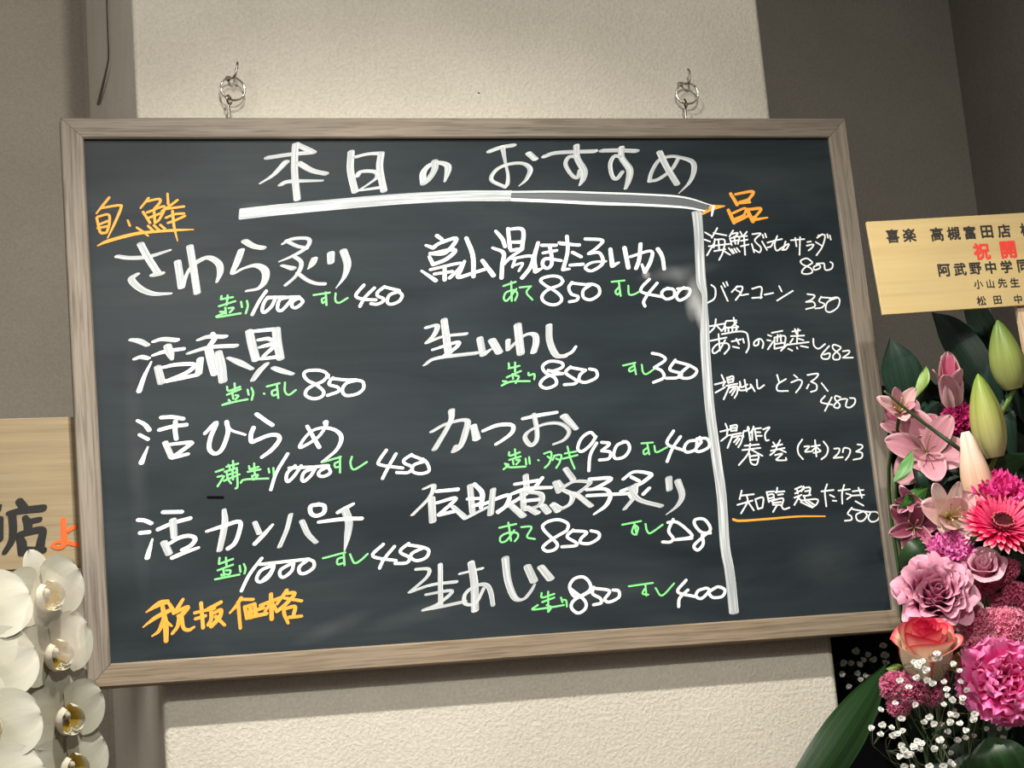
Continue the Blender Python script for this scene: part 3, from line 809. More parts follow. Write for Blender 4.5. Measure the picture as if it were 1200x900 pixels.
'asari': """S 2520,544 2697,570
S 2609,626 2582,535 2520,475
S 2601,557 2663,487
S 2723,592 2690,516 2655,487
S 2732,600 2852,604
S 2824,636 2830,559 2866,527
S 2849,581 2778,522
S 2716,531 2701,478
S 2715,523 2841,520 2828,482
S 2745,515 2741,477
S 2794,521 2788,476
S 2658,449 2859,474 2952,456 2967,386 2963,294 2923,227
S 2515,376 2709,409
S 2619,450 2611,259
S 2689,379 2613,274 2537,231 2527,277 2597,336 2708,340 2725,286 2661,220
S 2766,361 2879,381
S 2825,390 2849,328
S 2774,300 2843,283
S 2904,388 2911,342
S 3092,367 3077,314 3029,308 3042,353 3110,382 3144,335 3125,274
S 3211,425 3249,409
S 3195,364 3234,356
S 3189,257 3265,347
S 3262,447 3393,467
S 3287,392 3270,262
S 3287,392 3417,404 3392,282
S 3331,422 3313,346
S 3363,421 3361,344
S 3285,316 3390,328
S 3278,262 3400,282
S 3512,456 3610,468
S 3548,485 3557,431
S 3588,484 3574,438
S 3489,402 3650,405
S 3573,431 3551,323
S 3509,371 3470,326
S 3581,369 3635,352
S 3435,304 3696,327
S 3346,237 3436,311
S 3437,257 3482,233
S 3543,270 3549,254
S 3594,284 3680,266
S 3758,364 3755,286 3806,246 3894,298
S 3940,273 3837,176 3839,130 3911,127 3936,188 3861,175
S 4076,262 3999,287 3984,241 4055,169 4040,116 3975,118 3982,172 4073,238 4076,262
S 4101,207 4175,212 4171,181 4090,130/ 4213,129""",
'agedashi': """S 2504,-127 2636,-100
S 2597,-21 2620,-100 2598,-146
S 2500,-220 2620,-162
S 2658,-54 2666,-117
S 2666,-55 2732,-41 2724,-103
S 2671,-78 2720,-72
S 2667,-109 2724,-103
S 2638,-147 2770,-128
S 2587,-300 2678,-148
S 2667,-171 2766,-159 2757,-229 2717,-289
S 2669,-226 2733,-166
S 2689,-257 2747,-182
S 2805,-106 2813,-169 2890,-140
S 2864,-85 2872,-217
S 2809,-137 2785,-199 2866,-202 2934,-173/ 2930,-142 2969,-221
S 3010,-90 3013,-191 3091,-155
S 3261,-43 3275,-122
S 3361,-94 3255,-153 3245,-223 3367,-232
S 3465,-50 3502,-83
S 3421,-135 3515,-107 3553,-132 3520,-193 3462,-254
S 3629,-56 3755,-44 3732,-91 3660,-135/ 3721,-169 3713,-231 3644,-253
S 3631,-166 3600,-212
S 3789,-156 3851,-249
S 3810,-305 3751,-374 3886,-410
S 3890,-324 3786,-477
S 3997,-328 3942,-310 3928,-349 3977,-414 3947,-452 3901,-426 3977,-359 4061,-346
S 4077,-354 4049,-432 4097,-449 4161,-405 4169,-350 4112,-340""",
'harumaki': """S 2503,-665 2615,-645
S 2573,-579 2590,-644 2574,-708
S 2499,-770 2590,-709
S 2629,-605 2630,-662
S 2637,-606 2705,-600 2689,-664
S 2642,-630 2685,-629
S 2638,-662 2698,-657
S 2607,-710 2745,-691
S 2564,-853 2641,-711
S 2638,-735 2749,-724 2732,-796 2691,-850
S 2647,-792 2705,-738
S 2670,-817 2720,-755
S 2785,-665 2767,-700 2768,-736
S 2790,-672 2844,-658
S 2830,-634 2842,-703 2842,-781
S 2838,-625 2846,-645
S 2903,-624 2886,-659 2860,-691
S 2882,-669 2867,-772
S 2911,-649 2920,-779
S 2920,-649 2989,-644
S 2932,-690 2974,-692
S 2926,-731 2986,-733
S 3012,-661 3092,-640 3031,-711 3030,-784 3064,-785
S 2769,-837 2939,-829
S 2737,-885 2951,-869
S 2839,-816 2799,-928 2674,-1051
S 2839,-881 2965,-959
S 2816,-928 2820,-1033 2885,-1052 2922,-965
S 2812,-960 2915,-949
S 2815,-1001 2901,-997
S 3112,-812 3133,-845
S 3200,-791 3168,-838
S 3097,-860 3219,-840
S 3074,-907 3240,-882
S 3160,-838 3125,-909 3059,-955
S 3178,-895 3250,-931
S 3118,-958 3205,-945 3148,-991 3128,-1015 3238,-1020 3242,-995
S 3466,-794 3404,-873 3401,-954 3444,-1017
S 3481,-876 3541,-878 3481,-933 3541,-935
S 3566,-879 3671,-868
S 3619,-808 3611,-995
S 3607,-897 3559,-936
S 3625,-890 3671,-933
S 3582,-953 3661,-941
S 3720,-829 3762,-904 3733,-984 3666,-1030
S 3838,-916 3898,-918 3883,-966 3815,-1021/ 3928,-1017
S 3936,-961 3960,-913 4027,-932 4009,-996 3958,-1051
S 4130,-879 4181,-889 4177,-922 4101,-960/ 4169,-979 4152,-1035 4054,-1051""",
'tataki': """S 2671,-1339 2634,-1433
S 2656,-1394 2808,-1386
S 2601,-1495 2783,-1456
S 2723,-1397 2722,-1469 2631,-1592
S 2730,-1470 2785,-1565
S 2818,-1442 2837,-1555
S 2818,-1442 2912,-1431 2890,-1541
S 2838,-1552 2890,-1541
S 2963,-1369 2974,-1482
S 2963,-1369 3048,-1365
S 2975,-1402 3035,-1397 3039,-1437
S 2979,-1442 3039,-1434
S 2975,-1474 3053,-1454
S 3095,-1327 3080,-1383
S 3064,-1374 3175,-1371
S 3093,-1408 3154,-1402
S 3018,-1468 3020,-1516
S 3018,-1468 3147,-1450 3119,-1537
S 3031,-1493 3117,-1489
S 3028,-1516 3112,-1521
S 3070,-1518 3009,-1595
S 3112,-1521 3140,-1570 3210,-1557
S 3305,-1353 3386,-1325
S 3299,-1401 3407,-1358
S 3329,-1363 3332,-1403
S 3284,-1449 3373,-1421
S 3273,-1529 3345,-1436
S 3326,-1451 3364,-1485
S 3411,-1326 3378,-1381
S 3418,-1343 3486,-1346 3466,-1426
S 3421,-1383 3473,-1378
S 3397,-1430 3409,-1471
S 3396,-1438 3483,-1426
S 3356,-1485 3545,-1478 3547,-1526 3481,-1571
S 3354,-1501 3465,-1562
S 3406,-1495 3483,-1555
S 3441,-1489 3511,-1540
S 3617,-1393 3764,-1384
S 3696,-1316 3658,-1403 3653,-1564
S 3714,-1438 3762,-1464
S 3739,-1504 3781,-1509
S 3823,-1395 3963,-1385
S 3901,-1333 3862,-1429 3849,-1544
S 3913,-1431 3970,-1458 3913,-1496
S 3994,-1411 4126,-1401
S 3979,-1459 4126,-1458
S 4069,-1374 4096,-1489
S 4013,-1525 4100,-1578
S 3959,-1595 3899,-1657 3937,-1691 3932,-1731 3853,-1738
S 3966,-1612 4091,-1642 4176,-1655
S 4091,-1642 4000,-1678 4008,-1743 4076,-1746 4129,-1685 4091,-1642
S 4175,-1663 4141,-1718 4169,-1764 4240,-1755 4278,-1700 4245,-1658 4176,-1655
Y 2531,-1654,11 2620,-1674 2958,-1669,9 3298,-1661,8 3621,-1675,6""",
'sign_left': """Z -463,409 -420,343,11
Z -573,290,7 -432,314 -233,330,11
Z -539,289 -533,119 -553,3,9 -623,-110,7
Z -411,237,8 -385,171,11 -388,90
Z -379,195,8 -271,214,8
Z -484,59,7 -453,-24,12 -450,-118,11
Z -473,64,9 -359,94 -246,101 -261,-9,11 -281,-102,13
Z -449,-83,8 -241,-104,9
Z -655,370,5 -678,335
Z -664,229 -670,31
T -33,204 -32,75,11 -30,-42,11 -83,-87,8 -150,-61,7 -103,-28,6 -24,-31,8 66,-52,8 167,-86,8 235,-112,8
T 2,79,7 78,123,9""",
}

def ink(name, col, edge, streak=.35):
    m, nt, b = newmat(name)
    uv = N(nt, 'ShaderNodeUVMap', uv_map='stroke'); mp = N(nt, 'ShaderNodeMapping'); mp.inputs['Scale'].default_value = (6, .13, 1)
    nt.links.new(uv.outputs[0], mp.inputs[0])
    n = N(nt, 'ShaderNodeTexNoise', Scale=1.0, Detail=3.0, Roughness=.55); nt.links.new(mp.outputs[0], n.inputs['Vector'])
    lo = .62 - streak * .3
    r = ramp(nt, [(lo - .12, (0, 0, 0)), (lo + .2, (1, 1, 1))], n.outputs[0])
    f = math_(nt, 'MULTIPLY', r.outputs[0], streak)
    nt.links.new(mixc(nt, f, col, edge), b.inputs['Base Color'])
    b.inputs['Roughness'].default_value = .6; b.inputs['Specular IOR Level'].default_value = .25
    return m
WH = (.82, .845, .835)
IM = {'white_brush': ink('white_chalk_ink_brushed', WH, (.27, .30, .32), .9), 'white': ink('white_chalk_ink', WH, (.55, .57, .57), .35),
      'wash': ink('thin_white_wash', (.13, .145, .155), (.07, .08, .09), .6), 'orange': ink('orange_chalk_ink', (.84, .27, .012), (.92, .47, .11), .6),
      'green': ink('green_chalk_ink', (.10, .58, .12), (.24, .74, .27), .9), 'black': plain('black_ink', (.002, .002, .002), .9, 0, .05),
      'sumi': ink('black_brush_ink', (.006, .006, .006), (.02, .018, .016), .5), 'vermilion': ink('vermilion_ink', (.82, .085, .012), (.9, .17, .03), .5)}
# pen: material, nib length, nib thickness (mm), nib angle (degrees)
PEN = {'B': ('white_brush', 8.2, 3.9, 17), 'b': ('white_brush', 5.2, 3.5, 17), 'C': ('white', 4.9, 3.8, 17), 'M': ('white', 3.6, 3.1, 17),
       'S': ('white', 1.85, 1.75, 0), 'L': ('white_brush', 12.4, 3, 82), 'U': ('wash', 12.0, 3, 84), 'l': ('white', 2.0, 2.0, 80), 'V': ('white_brush', 11.4, 4, 3),
       'O': ('orange', 2.9, 2.5, 20), 'F': ('orange', 4.1, 3.4, 30), 'G': ('green', 2.15, 1.95, 20), 'D': ('white_brush', 7.2, 3.3, 17), 'K': ('black', 3, 3, 0), 'Y': ('orange', 2.6, 2.4, 60),
       'Z': ('sumi', 8.8, 6.4, 30), 'T': ('vermilion', 5.8, 4.9, 30)}
def strokes(lines, yf, step0):
    """brush strokes with a chisel nib: {material: bmesh} of flat ribbons in the xz plane"""
    out = {}; idx = 0
    for ln in lines.split('\n'):
        pen, *toks = ln.split(); mat, nl, ntk, na = PEN[pen]
        if mat not in out:
            bm_ = bmesh.new(); bm_.loops.layers.uv.new('stroke'); out[mat] = bm_
        bm = out[mat]; uvl = bm.loops.layers.uv['stroke']
        runs = [[]]
        for tk in toks:
            q = tk.rstrip('/').split(','); p = (int(q[0]) * 1e-4, int(q[1]) * 1e-4, (int(q[2]) / 10 if len(q) > 2 else 1.0))
            runs[-1].append(p)
            if tk.endswith('/'): runs.append([p])
        ca, sa = math.cos(R(na)), math.sin(R(na))
        for run in runs:
            if len(run) < 2: continue
            P = spline(run, 7); y = yf - .00012 - step0 * (idx % 12); idx += 1
            A = nl * .5e-3; B_ = ntk * .5e-3
            def supp(dx, dz, w):          # nib ellipse support point in direction (dx, dz)
                u = dx * ca + dz * sa; v = -dx * sa + dz * ca
                k = math.hypot(A * u, B_ * v) or 1e-9
                e, f = A * A * u / k * w, B_ * B_ * v / k * w
                return e * ca - f * sa, e * sa + f * ca
            Lp, Rp, D = [], [], []
            for i, (x, z, w) in enumerate(P):
                a, c_ = P[max(0, i - 1)], P[min(len(P) - 1, i + 1)]
                dx, dz = c_[0] - a[0], c_[1] - a[1]; l = math.hypot(dx, dz) or 1e-9; dx /= l; dz /= l
                D.append((dx, dz)); s = supp(-dz, dx, w)
                yy = y - .000014 * i / len(P); Lp.append(bm.verts.new((x + s[0], yy, z + s[1]))); Rp.append(bm.verts.new((x - s[0], yy, z - s[1])))
            off = random.random() * 40; acc = off
            for i in range(len(P) - 1):
                try: f = bm.faces.new((Rp[i], Rp[i + 1], Lp[i + 1], Lp[i]))
                except ValueError: continue
                st = math.hypot(P[i + 1][0] - P[i][0], P[i + 1][1] - P[i][1]) * 100
                for lp, uvv in zip(f.loops, ((1 + off, acc), (1 + off, acc + st), (off, acc + st), (off, acc))): lp[uvl].uv = uvv
                acc += st
            for end in (0, len(P) - 1):
                x, z, w = P[end]; dx, dz = D[end]
                if end == 0: dx, dz = -dx, -dz
                n0 = (Lp[end], Rp[end]) if end else (Rp[end], Lp[end])
                ring = [n0[0]]; px, pz = (-dz, dx)
                for k in range(1, 6):
                    t_ = math.pi * k / 6; s = supp(px * math.cos(t_) + dx * math.sin(t_), pz * math.cos(t_) + dz * math.sin(t_), w) if end else \
                        supp(px * math.cos(t_) + dx * math.sin(t_), pz * math.cos(t_) + dz * math.sin(t_), w)
                    ring.append(bm.verts.new((x + s[0], Lp[end].co.y, z + s[1])))
                ring.append(n0[1])
                try: f = bm.faces.new(ring)
                except ValueError: continue
                for lp in f.loops: lp[uvl].uv = (off + .5, acc)
    return out
LBL = {'title': 'large white brushed title 本日のおすすめ', 'rule': 'broad white rule under the title', 'orange_fresh': 'orange underlined 旬・鮮',
       'aburi': 'さわら炙り with prices 1000 and 450', 'akagai': '活赤貝 with price 850', 'hirame': '活ひらめ with prices 1000 and 450',
       'kanpachi': '活カンパチ with prices 1000 and 450', 'tax_note': 'orange 税抜価格 at the lower left', 'black_dash': 'short black dash',
       'divider': 'broad white upright dividing line', 'hotaruika': '富山湯ほたるいか with prices 850 and 400', 'nama_iwashi': '生いわし with prices 850 and 350',
       'katsuo': 'かつお with prices 930 and 400', 'densuke_anago': '伝助煮穴子炙り with prices 850 and 528', 'nama_aji': '生あじ with prices 850 and 400',
       'ippin': 'orange 一品 at the top right', 'bukkake_salad': '海鮮ぶっかけサラダ 800', 'butter_corn': 'バターコーン 350', 'asari': '大盛あさりの酒蒸し 682',
       'agedashi': '揚出しとうふ 480', 'harumaki': '揚げたて春巻(2本) 273', 'tataki': '知覧鶏たたき 500 over an orange line'}
CN = {'white_brush': 'white', 'white': 'white', 'wash': 'thin grey-white', 'orange': 'orange', 'green': 'green', 'black': 'black', 'sumi': 'black', 'vermilion': 'vermilion'}
def split_characters(bm, gap):
    """groups of strokes lying closer than gap (m), each as its own bmesh: roughly one per written character"""
    bm.verts.ensure_lookup_table(); seen = set(); isl = []
    for v in bm.verts:
        if v.index in seen: continue
        st = [v]; seen.add(v.index); cur = []
        while st:
            q = st.pop(); cur.append(q)
            for e in q.link_edges:
                w_ = e.other_vert(q)
                if w_.index not in seen: seen.add(w_.index); st.append(w_)
        xs = [q.co.x for q in cur]; zs = [q.co.z for q in cur]; isl.append([min(xs), max(xs), min(zs), max(zs), cur])
    done = False
    while not done:
        done = True
        for i in range(len(isl)):
            for j in range(i + 1, len(isl)):
                a, b_ = isl[i], isl[j]
                if a[0] - gap < b_[1] and b_[0] - gap < a[1] and a[2] - gap * 4 < b_[3] and b_[2] - gap * 4 < a[3]:
                    isl[i] = [min(a[0], b_[0]), max(a[1], b_[1]), min(a[2], b_[2]), max(a[3], b_[3]), a[4] + b_[4]]; del isl[j]; done = False; break
            if not done: break
    out = []
    uo = bm.loops.layers.uv['stroke']
    for it in isl:
        nb = bmesh.new(); un = nb.loops.layers.uv.new('stroke'); mp_ = {v: nb.verts.new(v.co) for v in it[4]}; fs = {f for v in it[4] for f in v.link_faces}
        for f in sorted(fs, key=lambda f: f.index):
            g_ = nb.faces.new([mp_[v] for v in f.verts])
            for l0, l1 in zip(f.loops, g_.loops): l1[un].uv = l0[uo].uv
        out.append(nb)
    return out
for key, lines in INK.items():
    if key == 'sign_left': continue
    en = bpy.data.objects.new('menu_entry' if key not in ('rule', 'divider', 'black_dash') else 'drawn_line', None); COL.objects.link(en); en.parent = board
    en.empty_display_size = .01; en['label'] = LBL[key]
    for mt, bmk in strokes(lines, SURF, .00002).items():
        bmk.verts.index_update(); bmk.faces.index_update()
        for piece in split_characters(bmk, .0004):
            o = obj('written_character' if en.name.startswith('menu') else 'line', piece, IM[mt], en)
            if mt in ('orange', 'green', 'wash', 'black') and not key.startswith(('orange', 'tax', 'ippin', 'black')): o['label'] = CN[mt] + (' written character' if en.name.startswith('menu') else ' line')
        bmk.free()

# ---------------------------------------------------------------- hanging hardware
steel = plain('bright_steel', (.60, .57, .53), .2, 1); steel2 = plain('dark_steel', (.30, .27, .24), .28, 1)
for i, (u, v, rpx, side, tw) in enumerate([(272.8, 104.3, 14.3, 'left', 8), (805.2, 109.8, 13.6, 'right', -10)]):
    c = at(u, v, .018); rr = rpx * 2.26 / 2416
    # screw eye standing on the top rail (part of the board)
    e = board.matrix_world
    loc = at(u + (1 if i == 0 else 3.5), 138, .0105); lz = .3
    lx = (loc.x) * math.cos(TH)
    bm = bmesh.new(); top = (c.z - rr) - (BZ + .3 * math.cos(TH) + lx * math.sin(TH))
    r0 = .0048; zc = .3 + top + .0004 - r0 + .0022
    loop = [(lx + .6 * r0 * math.cos(a), .0105 + r0 * math.cos(a) * .95, zc + r0 * math.sin(a)) for a in [R(t_) for t_ in range(-60, 271, 30)]]
    tube(bm, [(lx - .0015, .0105, .298), (lx - .0008, .0105, zc - r0 - .0015)] + loop, .0013, 8, n=3)
    obj('screw_eye', bm, steel2, board, smooth=True)
    # split ring
    bm = bmesh.new(); n = 40; ring = []
    for k in range(n):
        a = 2 * math.pi * k / n; ring.append((rr * math.cos(a), math.sin(R(tw)) * rr * math.cos(a), rr * math.sin(a)))
    tube(bm, ring, .0011, 8, closed=True)
    ring2 = [(x * .985, y - .0012, z * .985) for x, y, z in ring[4:34]]
    tube(bm, ring2, .0009, 8, n=1)
    o = obj('split_ring', bm, steel, loc=c, smooth=True)
    tag(o, 'steel ring linking the wall hook to the board, on the ' + side, 'ring', 'rings the menu board hangs from')
    # wall hook: screwed into the wall, curling up through the ring
    h = thing('wall_hook', 'small dark steel screw hook in the wall above the ' + side + ' ring', 'hook', (c.x, PY, c.z + rr), group='hooks in the pillar')
    s = 1 if i == 0 else -.4
    hx = c.x; hz = c.z + rr
    pts = [(-.003 * 1, .012, .0035), (-.003, -.004, .0035), (-.0015, -.0095, .0005), (.001, -.0145, -.0014), (.0028, -.0175, .002), (.0035 + .001 * s, -.018, .007), (.0042 + .0015 * s, -.0175, .0125), (.0035 + .0025 * s, -.016, .016)]
    tubeobj('hook', pts, .0013, steel2, h)
    bm = bmesh.new(); v_ = bmesh.ops.create_cone(bm, cap_ends=True, segments=14, radius1=.0032, radius2=.0022, depth=.002)['verts']
    bmesh.ops.rotate(bm, verts=bm.verts, cent=(0, 0, 0), matrix=Matrix.Rotation(R(90), 3, 'X')); bmesh.ops.translate(bm, verts=bm.verts, vec=(-.003, -.001, .0035))
    obj('collar', bm, plain('brass_dull', (.30, .25, .14), .4, .8), h, smooth=True)

# ---------------------------------------------------------------- wooden signs
pale = wood('pale_cedar', (.235, .180, .098), (.275, .213, .118), (.31, .245, .14), 'X', .7, .55, .2)
yel = wood('varnished_pale_wood', (.47, .355, .165), (.52, .40, .19), (.55, .43, .21), 'X', .5, .45, .06)
sl = thing('wooden_sign', 'pale cedar sign with brushed black and vermilion characters behind the orchids', 'sign', (-.46, .03, 1.84))
zt = at(97, 488, .03).z - 1.84; zb = at(95, 664, .03).z - 1.84
boxobj('panel', (-.34, .066, .0006, .010, zb, zt), pale, sl, .0008)
for mt, bmk in strokes(INK['sign_left'], 0, .00001).items():
    o = obj('lettering', bmk, IM[mt], sl); o['label'] = CN[mt] + ' brushed characters'
tubeobj('post', [(-.14, .0165, zb + .02), (-.14, .0165, -1.84)], .006, pale, sl, smooth=False)

pr = at(1020, 262, -.2); pb = at(1037, 369, -.2); hgt = .1015
rt = thing('congratulation_sign', 'yellow varnished wooden sign with printed black and red characters above the bouquet', 'sign', (pb.x - .002, -.2, pb.z), (0, R(-2.2), R(-3)))
bm = bmesh.new(); box(bm, 0, .30, 0, .004, 0, hgt)
for v_ in bm.verts:
    if v_.co.z > .05: v_.co.x -= .0015
bmesh.ops.bevel(bm, geom=bm.edges[:], offset=.0004, segments=1, affect='EDGES')
obj('panel', bm, yel, rt)
inkb = plain('print_black', (.02, .018, .016)); inkr = plain('print_red', (.66, .045, .03))
def text(s, u, v, sizepx, mat, bold=.012):
    """one printed character per call position; u, v = centre of the character in the photograph"""
    cu = bpy.data.curves.new('lettering', 'FONT'); cu.body = s; cu.size = 1; cu.align_x = 'CENTER'; cu.align_y = 'CENTER'; cu.offset = 0
    tmp = bpy.data.objects.new('tmp', cu); COL.objects.link(tmp)
    dg = bpy.context.evaluated_depsgraph_get(); me = bpy.data.meshes.new_from_object(tmp.evaluated_get(dg))
    bpy.data.objects.remove(tmp)
    xs = [q.co.x for q in me.vertices]; ys = [q.co.y for q in me.vertices]
    cx, cy = (min(xs) + max(xs)) / 2, (min(ys) + max(ys)) / 2
    Mi = rtm.inverted(); p = at(u, v, -.2)
    d = (p - CV).normalized(); o_ = Mi @ CV; dd = Mi.to_3x3() @ d; q = o_ + dd * ((-.0002 - o_.y) / dd.y)
    k = sizepx * 1.94 / 2416 / max(max(xs) - min(xs), max(ys) - min(ys))
    for vtx in me.vertices:
        x, y_, z_ = vtx.co; vtx.co = (q.x + (x - cx) * k, -.0002, q.z + (y_ - cy) * k)
    bm = bmesh.new(); kb = bold * k * 1.0
    for i, (dx, dz) in enumerate(((0, 0), (1, 0), (-1, 0), (0, 1), (0, -1), (.7, .7), (-.7, .7), (.7, -.7), (-.7, -.7))):
        n0 = len(bm.verts); bm.from_mesh(me); bm.verts.ensure_lookup_table()
        for v_ in bm.verts[n0:]: v_.co.x += dx * kb; v_.co.z += dz * kb; v_.co.y -= .00001 * i
    return obj('lettering', bm, mat, rt)
rtm = Matrix.Translation(rt.location) @ rt.rotation_euler.to_matrix().to_4x4()
for ch, u, v, s in [('喜', 1046, 276.5, 17.5), ('楽', 1065.5, 275.5, 17.5), ('高', 1098, 274.5, 18), ('槻', 1117.5, 273.5, 17.5), ('富', 1136.5, 272.5, 17.5), ('田', 1156.5, 271.5, 16.5), ('店', 1176.5, 270.5, 17.5), ('様', 1203, 269, 17.5)]:
    text(ch, u, v, s, inkb, .030)
for ch, u, v, s in [('祝', 1150.5, 294.5, 22), ('開', 1181.5, 292.5, 22)]: text(ch, u, v, s, inkr, .04)
for ch, u, v, s in [('阿', 1106.5, 316.5, 16.5), ('武', 1125, 315.5, 16.5), ('野', 1143, 314.5, 16.5), ('中', 1161, 313.5, 16.5), ('学', 1179.5, 312.5, 16.5), ('同', 1199, 311.5, 16.5)]:
    text(ch, u, v, s, inkb, .030)
for ch, u, v, s in [('小', 1146.5, 333, 12.5), ('山', 1160.5, 332.5, 11.5), ('先', 1174.5, 331.5, 12.5), ('生', 1189, 331, 12.5)]: text(ch, u, v, s, inkb, .022)
for ch, u, v, s in [('松', 1150, 352.5, 12.5), ('田', 1169, 351.5, 11), ('中', 1193, 350.5, 12)]: text(ch, u, v, s, inkb, .022)
p0 = at(1191, 362, -.19); Mi = rtm.inverted()
q0 = Mi @ at(1192, 340, -.194); q1 = Mi @ at(1204, 560, -.18)
bm = bmesh.new(); box(bm, q0.x - .0085, q0.x + .0085, .0045, .011, -.42, q0.z)
obj('stick', bm, wood('stick_pine', (.5, .36, .22), (.6, .45, .29), (.66, .5, .34), 'Z', .8), rt)

# ---------------------------------------------------------------- flower helpers
def petalmat(name, base, mid, tip, edge=None, vein=.15, rough=.55, trans=.25, stops=(0, .45, 1), e0=.72):
    m, nt, b = newmat(name)
    uv = N(nt, 'ShaderNodeUVMap', uv_map='petal'); sp = N(nt, 'ShaderNodeSeparateXYZ'); nt.links.new(uv.outputs[0], sp.inputs[0])
    c = ramp(nt, [(stops[0], base), (stops[1], mid), (stops[2], tip)], sp.outputs[1]).outputs[0]
    if edge:
        a = math_(nt, 'ABSOLUTE', math_(nt, 'SUBTRACT', sp.outputs[0], .5)); a = math_(nt, 'MAXIMUM', math_(nt, 'MULTIPLY', a, 2), sp.outputs[1])
        f = ramp(nt, [(e0, (0, 0, 0)), (.98, (1, 1, 1))], a); c = mixc(nt, f.outputs[0], c, edge)
    mp = N(nt, 'ShaderNodeMapping'); mp.inputs['Scale'].default_value = (16, 1.2, 1); nt.links.new(uv.outputs[0], mp.inputs[0])
    n = N(nt, 'ShaderNodeTexNoise', Scale=1.0, Detail=4.0); nt.links.new(mp.outputs[0], n.inputs['Vector'])
    v = ramp(nt, [(.3, (1 - vein,) * 3), (.7, (1, 1, 1))], n.outputs[0])
    c = mixc(nt, 1.0, c, v.outputs[0], 'MULTIPLY')
    nt.links.new(c, b.inputs['Base Color']); b.inputs['Roughness'].default_value = rough; b.inputs['Specular IOR Level'].default_value = .25
    bump(nt, b, n.outputs[0], .3, .0006)
    tr = N(nt, 'ShaderNodeBsdfTranslucent'); nt.links.new(c, tr.inputs[0]); mx = N(nt, 'ShaderNodeMixShader'); mx.inputs[0].default_value = trans
    out = nt.nodes['Material Output']; nt.links.new(b.outputs[0], mx.inputs[1]); nt.links.new(tr.outputs[0], mx.inputs[2]); nt.links.new(mx.outputs[0], out.inputs[0])
    return m
def profile(kind, v):
    if kind == 'round': return max(.14 * (1 - v), math.sqrt(max(0, 1 - (2 * v ** .65 - 1) ** 2)), .05)
    if kind == 'orchid': return max(.12 * (1 - v), math.sqrt(max(0, 1 - (2 * v ** .72 - 1) ** 2)) ** .8, .05)
    if kind == 'oval': return max(.1 * (1 - v), math.sqrt(max(0, 1 - (2 * v ** .85 - 1) ** 2)), .04)
    if kind == 'lance': return max(.12 * (1 - v), math.sin(math.pi * (v ** .8)) ** 1.15 if 0 < v < 1 else .01)
    if kind == 'fan': return .16 + .84 * min(1, v / .78) ** 1.3 if v < .8 else (1 - .35 * ((v - .8) / .2) ** 2)
    if kind == 'ray': return .35 + .65 * math.sin(math.pi * .5 * min(1, v / .6)) if v < .8 else (1 - ((v - .8) / .2) ** 2 * .75)
def petal(name, L, W, kind='round', cup=.2, curl=.2, ruf=0, k=3, nu=6, nv=7, seed=0, thick=0, jag=0):
    """petal mesh: root at the origin, running along +Y, face up +Z; cup lifts the sides, curl lifts the tip"""
    rnd = random.Random(seed); ph = rnd.random() * 6.28
    bm = bmesh.new(); uvl = bm.loops.layers.uv.new('petal'); G = []
    for j in range(nv + 1):
        v = j / nv; v = 1 - (1 - v) ** 1.7 if kind in ('orchid', 'oval', 'round') else v; w_ = W * .5 * profile(kind, v); row = []
        for i in range(nu + 1):
            u = i / nu; s = 2 * u - 1; x = s * w_
            y = L * v
            if kind == 'fan': y -= L * .18 * s * s * v
            if jag and j == nv: y += L * jag * (1 if i % 2 else -1) * (.6 + .6 * rnd.random())
            z = cup * W * s * s * .5 * math.sin(math.pi * min(1, v * .9 + .1)) + curl * L * v * v + ruf * L * math.sin(k * s * 3.0 + ph + v * 2) * v * v
            z += .01 * L * (rnd.random() - .5)
            row.append(bm.verts.new((x, y, z)))
        G.append(row)
    for j in range(nv):
        for i in range(nu):
            f = bm.faces.new((G[j][i], G[j][i + 1], G[j + 1][i + 1], G[j + 1][i]))
            for lp, (a, c_) in zip(f.loops, ((i, j), (i + 1, j), (i + 1, j + 1), (i, j + 1))): lp[uvl].uv = (a / nu, c_ / nv)
            f.smooth = True
    me = bpy.data.meshes.new(name); bm.to_mesh(me); bm.free(); return me
def wrap(name, Rr, H, ang, flare=.2, ruf=.0, seed=0, close=.0, root=.42, nu=14, nv=9):
    """rose petal wrapped round the Z axis: radius Rr, height H, angular width ang (deg)"""
    rnd = random.Random(seed); ph = rnd.random() * 6.28; bm = bmesh.new(); uvl = bm.loops.layers.uv.new('petal'); G = []
    for j in range(nv + 1):
        v = j / nv; row = []
        for i in range(nu + 1):
            s = 2 * i / nu - 1; a = R(ang) * .5 * s * (1 - .25 * (1 - v) * 0)
            r = Rr * (root + (1 - root) * math.sin(min(1, v * 1.6) * math.pi / 2)) - close * Rr * v * v + flare * Rr * max(0, v - .62) ** 2 * 6.5
            r += Rr * .10 * s * (.5)
            z = H * v * (1 - .22 * abs(s) ** 2.6) - flare * Rr * max(0, v - .85) * 1.6
            r += ruf * Rr * math.sin(5 * s + ph + 3 * v) * v ** 3; z += ruf * Rr * math.sin(8 * s + ph) * v ** 4 * .7
            row.append(bm.verts.new((r * math.sin(a), -r * math.cos(a), z)))
        G.append(row)
    for j in range(nv):
        for i in range(nu):
            f = bm.faces.new((G[j][i], G[j][i + 1], G[j + 1][i + 1], G[j + 1][i])); f.smooth = True
            for lp, (a, c_) in zip(f.loops, ((i, j), (i + 1, j), (i + 1, j + 1), (i, j + 1))): lp[uvl].uv = (a / nu, c_ / nv)
    me = bpy.data.meshes.new(name); bm.to_mesh(me); bm.free(); return me
